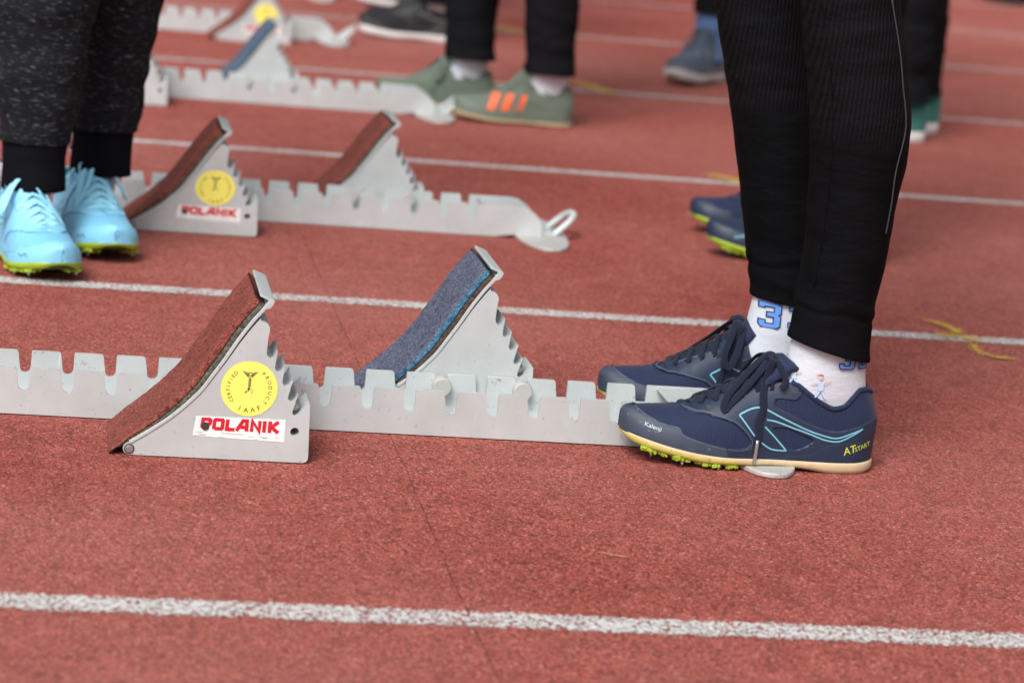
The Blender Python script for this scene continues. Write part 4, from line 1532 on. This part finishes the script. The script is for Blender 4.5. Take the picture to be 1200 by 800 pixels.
DIG3 = [(0, 1), (0, .78), (.20, .78), (.20, .84), (.30, .84), (.52, .84), (.52, .64), (.26, .64), (.26, .44), (.52, .44), (.52, .18), (.24, .18), (.24, .30), (0, .30), (0, .12), (.10, 0), (.68, 0), (.78, .10), (.78, .46), (.70, .54), (.78, .62), (.78, .90), (.68, 1)]
def digit(s, t, x0, z0, w, h):
    V2, F2, _ = grid_poly([(x0 + a * w / .78, z0 + b * h) for a, b in DIG3], (), .004)
    sock_print(s, t, V2, F2, 'print_blue', 'number_print', .0018)
    g_ = .0012
    V2, F2, _ = grid_poly([(x0 + a * w / .78 + (g_ if a > .39 else -g_), z0 + b * h + (g_ if b > .5 else -g_)) for a, b in [(0, 1), (0, .78), (0, .30), (0, .12), (.10, 0), (.68, 0), (.78, .10), (.78, .46), (.70, .54), (.78, .62), (.78, .90), (.68, 1)]][:0] or [(x0 + a * w / .78, z0 + b * h) for a, b in DIG3], (), .004)
    # dark rim
    P = [(x0 + a * w / .78, z0 + b * h) for a, b in DIG3]
    v, f = stroke(P + [P[0]], .0011)
    sock_print(s, t, [(a[0], a[1]) for a in v], f, 'print_navy', 'number_print', .0022)
def little_player(s, t, x, z, k=.85):
    q = lambda pts: [(x + a * k, z + b * k) for a, b in pts]
    for pts, m in (([(-.003, .010), (.003, .010), (.0042, -.002), (-.002, -.002)], 'print_pale'), ([(-.0025, .012), (.001, .012), (.001, .0160), (-.0025, .0160)], 'print_skin'),
                   ([(-.006, .0165), (.002, .0165), (.0015, .0185), (-.002, .0185)], 'print_cap'),
                   ([(-.002, -.0025), (.001, -.0025), (-.003, -.0105), (-.005, -.0100)], 'print_pale'), ([(.0012, -.0025), (.0042, -.0025), (.009, -.0115), (.007, -.0118)], 'print_pale'),
                   ([(-.003, .0085), (-.003, .0065), (-.0105, .0050), (-.0105, .0062)], 'print_skin'), ([(.003, .0085), (.003, .0065), (.0115, .0108), (.0112, .0122)], 'print_skin'), ([(-.0018, -.0018), (.004, -.0018), (.004, -.0030), (-.0018, -.0030)], 'print_navy')):
        V2, F2, _ = grid_poly(q(pts), (), .004)
        sock_print(s, t, V2, F2, m, 'figure_print', .0026)
sN, tN = runner_sock((.781 - P1[0], 2.490 - P1[1]), .165)
sF, tF = runner_sock((.781 - P1[0], 2.655 - P1[1]), .170)
digit(sF, tF, .7465 - P1[0], .1125, .0205, .0265)
digit(sF, tF, .7745 - P1[0], .1125, .0205, .0265)
digit(sN, tN, .784 - P1[0], .1095, .016, .020)
digit(sN, tN, .805 - P1[0], .1095, .010, .020)
little_player(sN, tN, .7685 - P1[0], .0870)
little_player(sN, tN, .7440 - P1[0], .0955, .6)

# ---- generic standing person from shoes, socks and trousers
def stand(label, origin, style, feet, mat, hem=.10, r0=.050, r1=.060, knee_dx=-.02, sock_mat='sock_white', cuff=None, amp=.003, pinch=.0, sock_r=.036, size=1.0, fwd=0.0, leg_dx=0.0, wide=1.0, sock_top=.19):
    """feet: [(toe x, toe y, heading angle, mirror, pitch)] nearest first; heading angle of the pointing direction"""
    p = person(label, origin)
    legs = []
    hd = np.mean([[math.cos(f[2]), math.sin(f[2])] for f in feet], 0)
    ank = []
    for (tx, ty, a, mir, pit) in feet:
        h = (math.cos(a), math.sin(a))
        s = put_shoe(style, p, (tx - origin[0], ty - origin[1], 0), a - math.pi, mir, pit, size, wide)
        ak = (tx - h[0] * .205 * size - origin[0], ty - h[1] * .205 * size - origin[1])
        dz = .205 * math.sin(-pit) if pit else 0
        lift = STY[style].get('lift', 0)
        sock(p, (ak[0] + h[0] * fwd * .45 + leg_dx * .7, ak[1] + h[1] * fwd * .45), h, sock_mat, dz=dz + lift * .8, r=sock_r, z1=sock_top)
        ank.append(((ak[0] + h[0] * fwd + leg_dx, ak[1] + h[1] * fwd), dz + lift))
    c = np.mean([a[0] for a in ank], 0)
    hipc = np.array([c[0] + hd[0] * .03, c[1] + hd[1] * .03])
    side = np.array(ank[1][0]) - np.array(ank[0][0])
    side /= np.linalg.norm(side)
    for i, (ak, dz) in enumerate(ank):
        kx = ak[0] + hd[0] * -knee_dx; ky = ak[1] + hd[1] * -knee_dx
        sg = -1 if i == 0 else 1
        hp = hipc + side * .088 * sg
        legs.append(leg_rings(ak, (kx, ky, .48), (hp[0], hp[1], .78), r0, r1, .085, hem + dz, pinch))
    upper_body(p, hipc, side, 'jacket')
    o, A, B = trousers(p, legs[0], legs[1], mat, hipc, amp, .78, origin[0] * 3, None, 110)
    so = o.modifiers.new('thickness', 'SOLIDIFY'); so.thickness = .002; so.offset = -1
    if cuff:
        for (ak, dz), t in zip(ank, (A, B)):
            z = hem + dz
            rings = [(z - cuff[1], ak[0], ak[1], cuff[0] * .98, cuff[0] * .98), (z - cuff[1] * .5, ak[0], ak[1], cuff[0] * .96, cuff[0] * .96), (z + .008, ak[0], ak[1], cuff[0], cuff[0]), (z + .02, ak[0], ak[1], cuff[0], cuff[0])]
            cu = tube_mesh('cuff', Tube(rings), cuff[2], p, 20, 48, .0012, 5.0)
            s2 = cu.modifiers.new('thickness', 'SOLIDIFY'); s2.thickness = .002; s2.offset = -1
    return p

R = math.radians
LEFT = math.pi
stand('person in dark flecked joggers wearing light blue spikes with lime soles, beside the second block', (-.01, 3.45, 0), 'blue',
      [(.014, 3.160, R(-70), False, 0), (.080, 3.308, R(-77), True, 0)], 'heather', hem=.152, r0=.046, r1=.076, knee_dx=0.0, sock_mat='sock_white', cuff=(.0415, .060, 'black_rib'), amp=.005, pinch=.12, sock_r=.036, size=.97, fwd=.030, leg_dx=.015, wide=1.13, sock_top=.122)
stand('person in black trousers wearing grey-green shoes with orange stripes', (.87, 5.06, 0), 'green',
      [(.752, 4.985, LEFT, False, 0), (.618, 5.150, LEFT, True, 0)], 'black_cloth', hem=.100, r0=.050, r1=.058, knee_dx=-.02, amp=.004, size=.88)
stand('person in navy spikes with lime soles, half hidden behind the front runner\'s legs', (1.15, 3.77, 0), 'navy_spike',
      [(.945, 3.675, LEFT, False, 0), (.966, 3.870, LEFT, True, 0)], 'black_cloth', hem=.100, r0=.046, r1=.052, knee_dx=.0)
stand('person in loose black trousers and teal green shoes with white soles', (1.70, 5.25, 0), 'teal',
      [(1.505, 5.175, LEFT, False, 0), (1.590, 5.345, LEFT, True, 0)], 'black_cloth', hem=.070, r0=.058, r1=.062, knee_dx=-.02, amp=.005)
stand('person in slate blue running shoes with a pale sole and blue socks, far behind', (1.45, 6.05, 0), 'slate',
      [(1.375, 5.83, R(-128), False, 0), (1.80, 6.12, R(-150), True, 0)], 'black_cloth', hem=.150, r0=.05, r1=.06, knee_dx=0, sock_mat='sock_blue', sock_r=.043)
stand('person in black shoes with white soles beside the farthest whole block', (.90, 6.48, 0), 'black',
      [(.712, 6.420, LEFT, False, 0), (.745, 6.570, LEFT, True, 0)], 'black_cloth', hem=.085, r0=.05, r1=.058, knee_dx=0, size=.93)
stand('person whose white-soled black shoe is cut by the top edge of the picture', (.98, 7.35, 0), 'black',
      [(.790, 7.275, LEFT, False, 0), (.830, 7.440, LEFT, True, 0)], 'black_cloth', hem=.09, r0=.05, r1=.06, knee_dx=0)

stand('person whose dark shoe just shows at the top right corner', (3.60, 9.55, 0), 'dark',
      [(3.40, 9.470, LEFT, False, 0), (3.46, 9.640, LEFT, True, 0)], 'black_cloth', hem=.08, r0=.05, r1=.06, knee_dx=0)

# ---- a straw on the track
v, f = sweep([(.489, 2.147, .002), (.495, 2.142, .0025), (.503, 2.138, .0022), (.512, 2.137, .002)], .0003, .0003, (0, 0, 1), 5, 14)
o = link_mesh('dry_straw', [(a[0] - .5, a[1] - 2.14, a[2]) for a in v], f, 'straw', None, True)
o.location = (.5, 2.14, 0)
tag(o, 'thin dry straw lying on the track above the nearest line', 'straw')
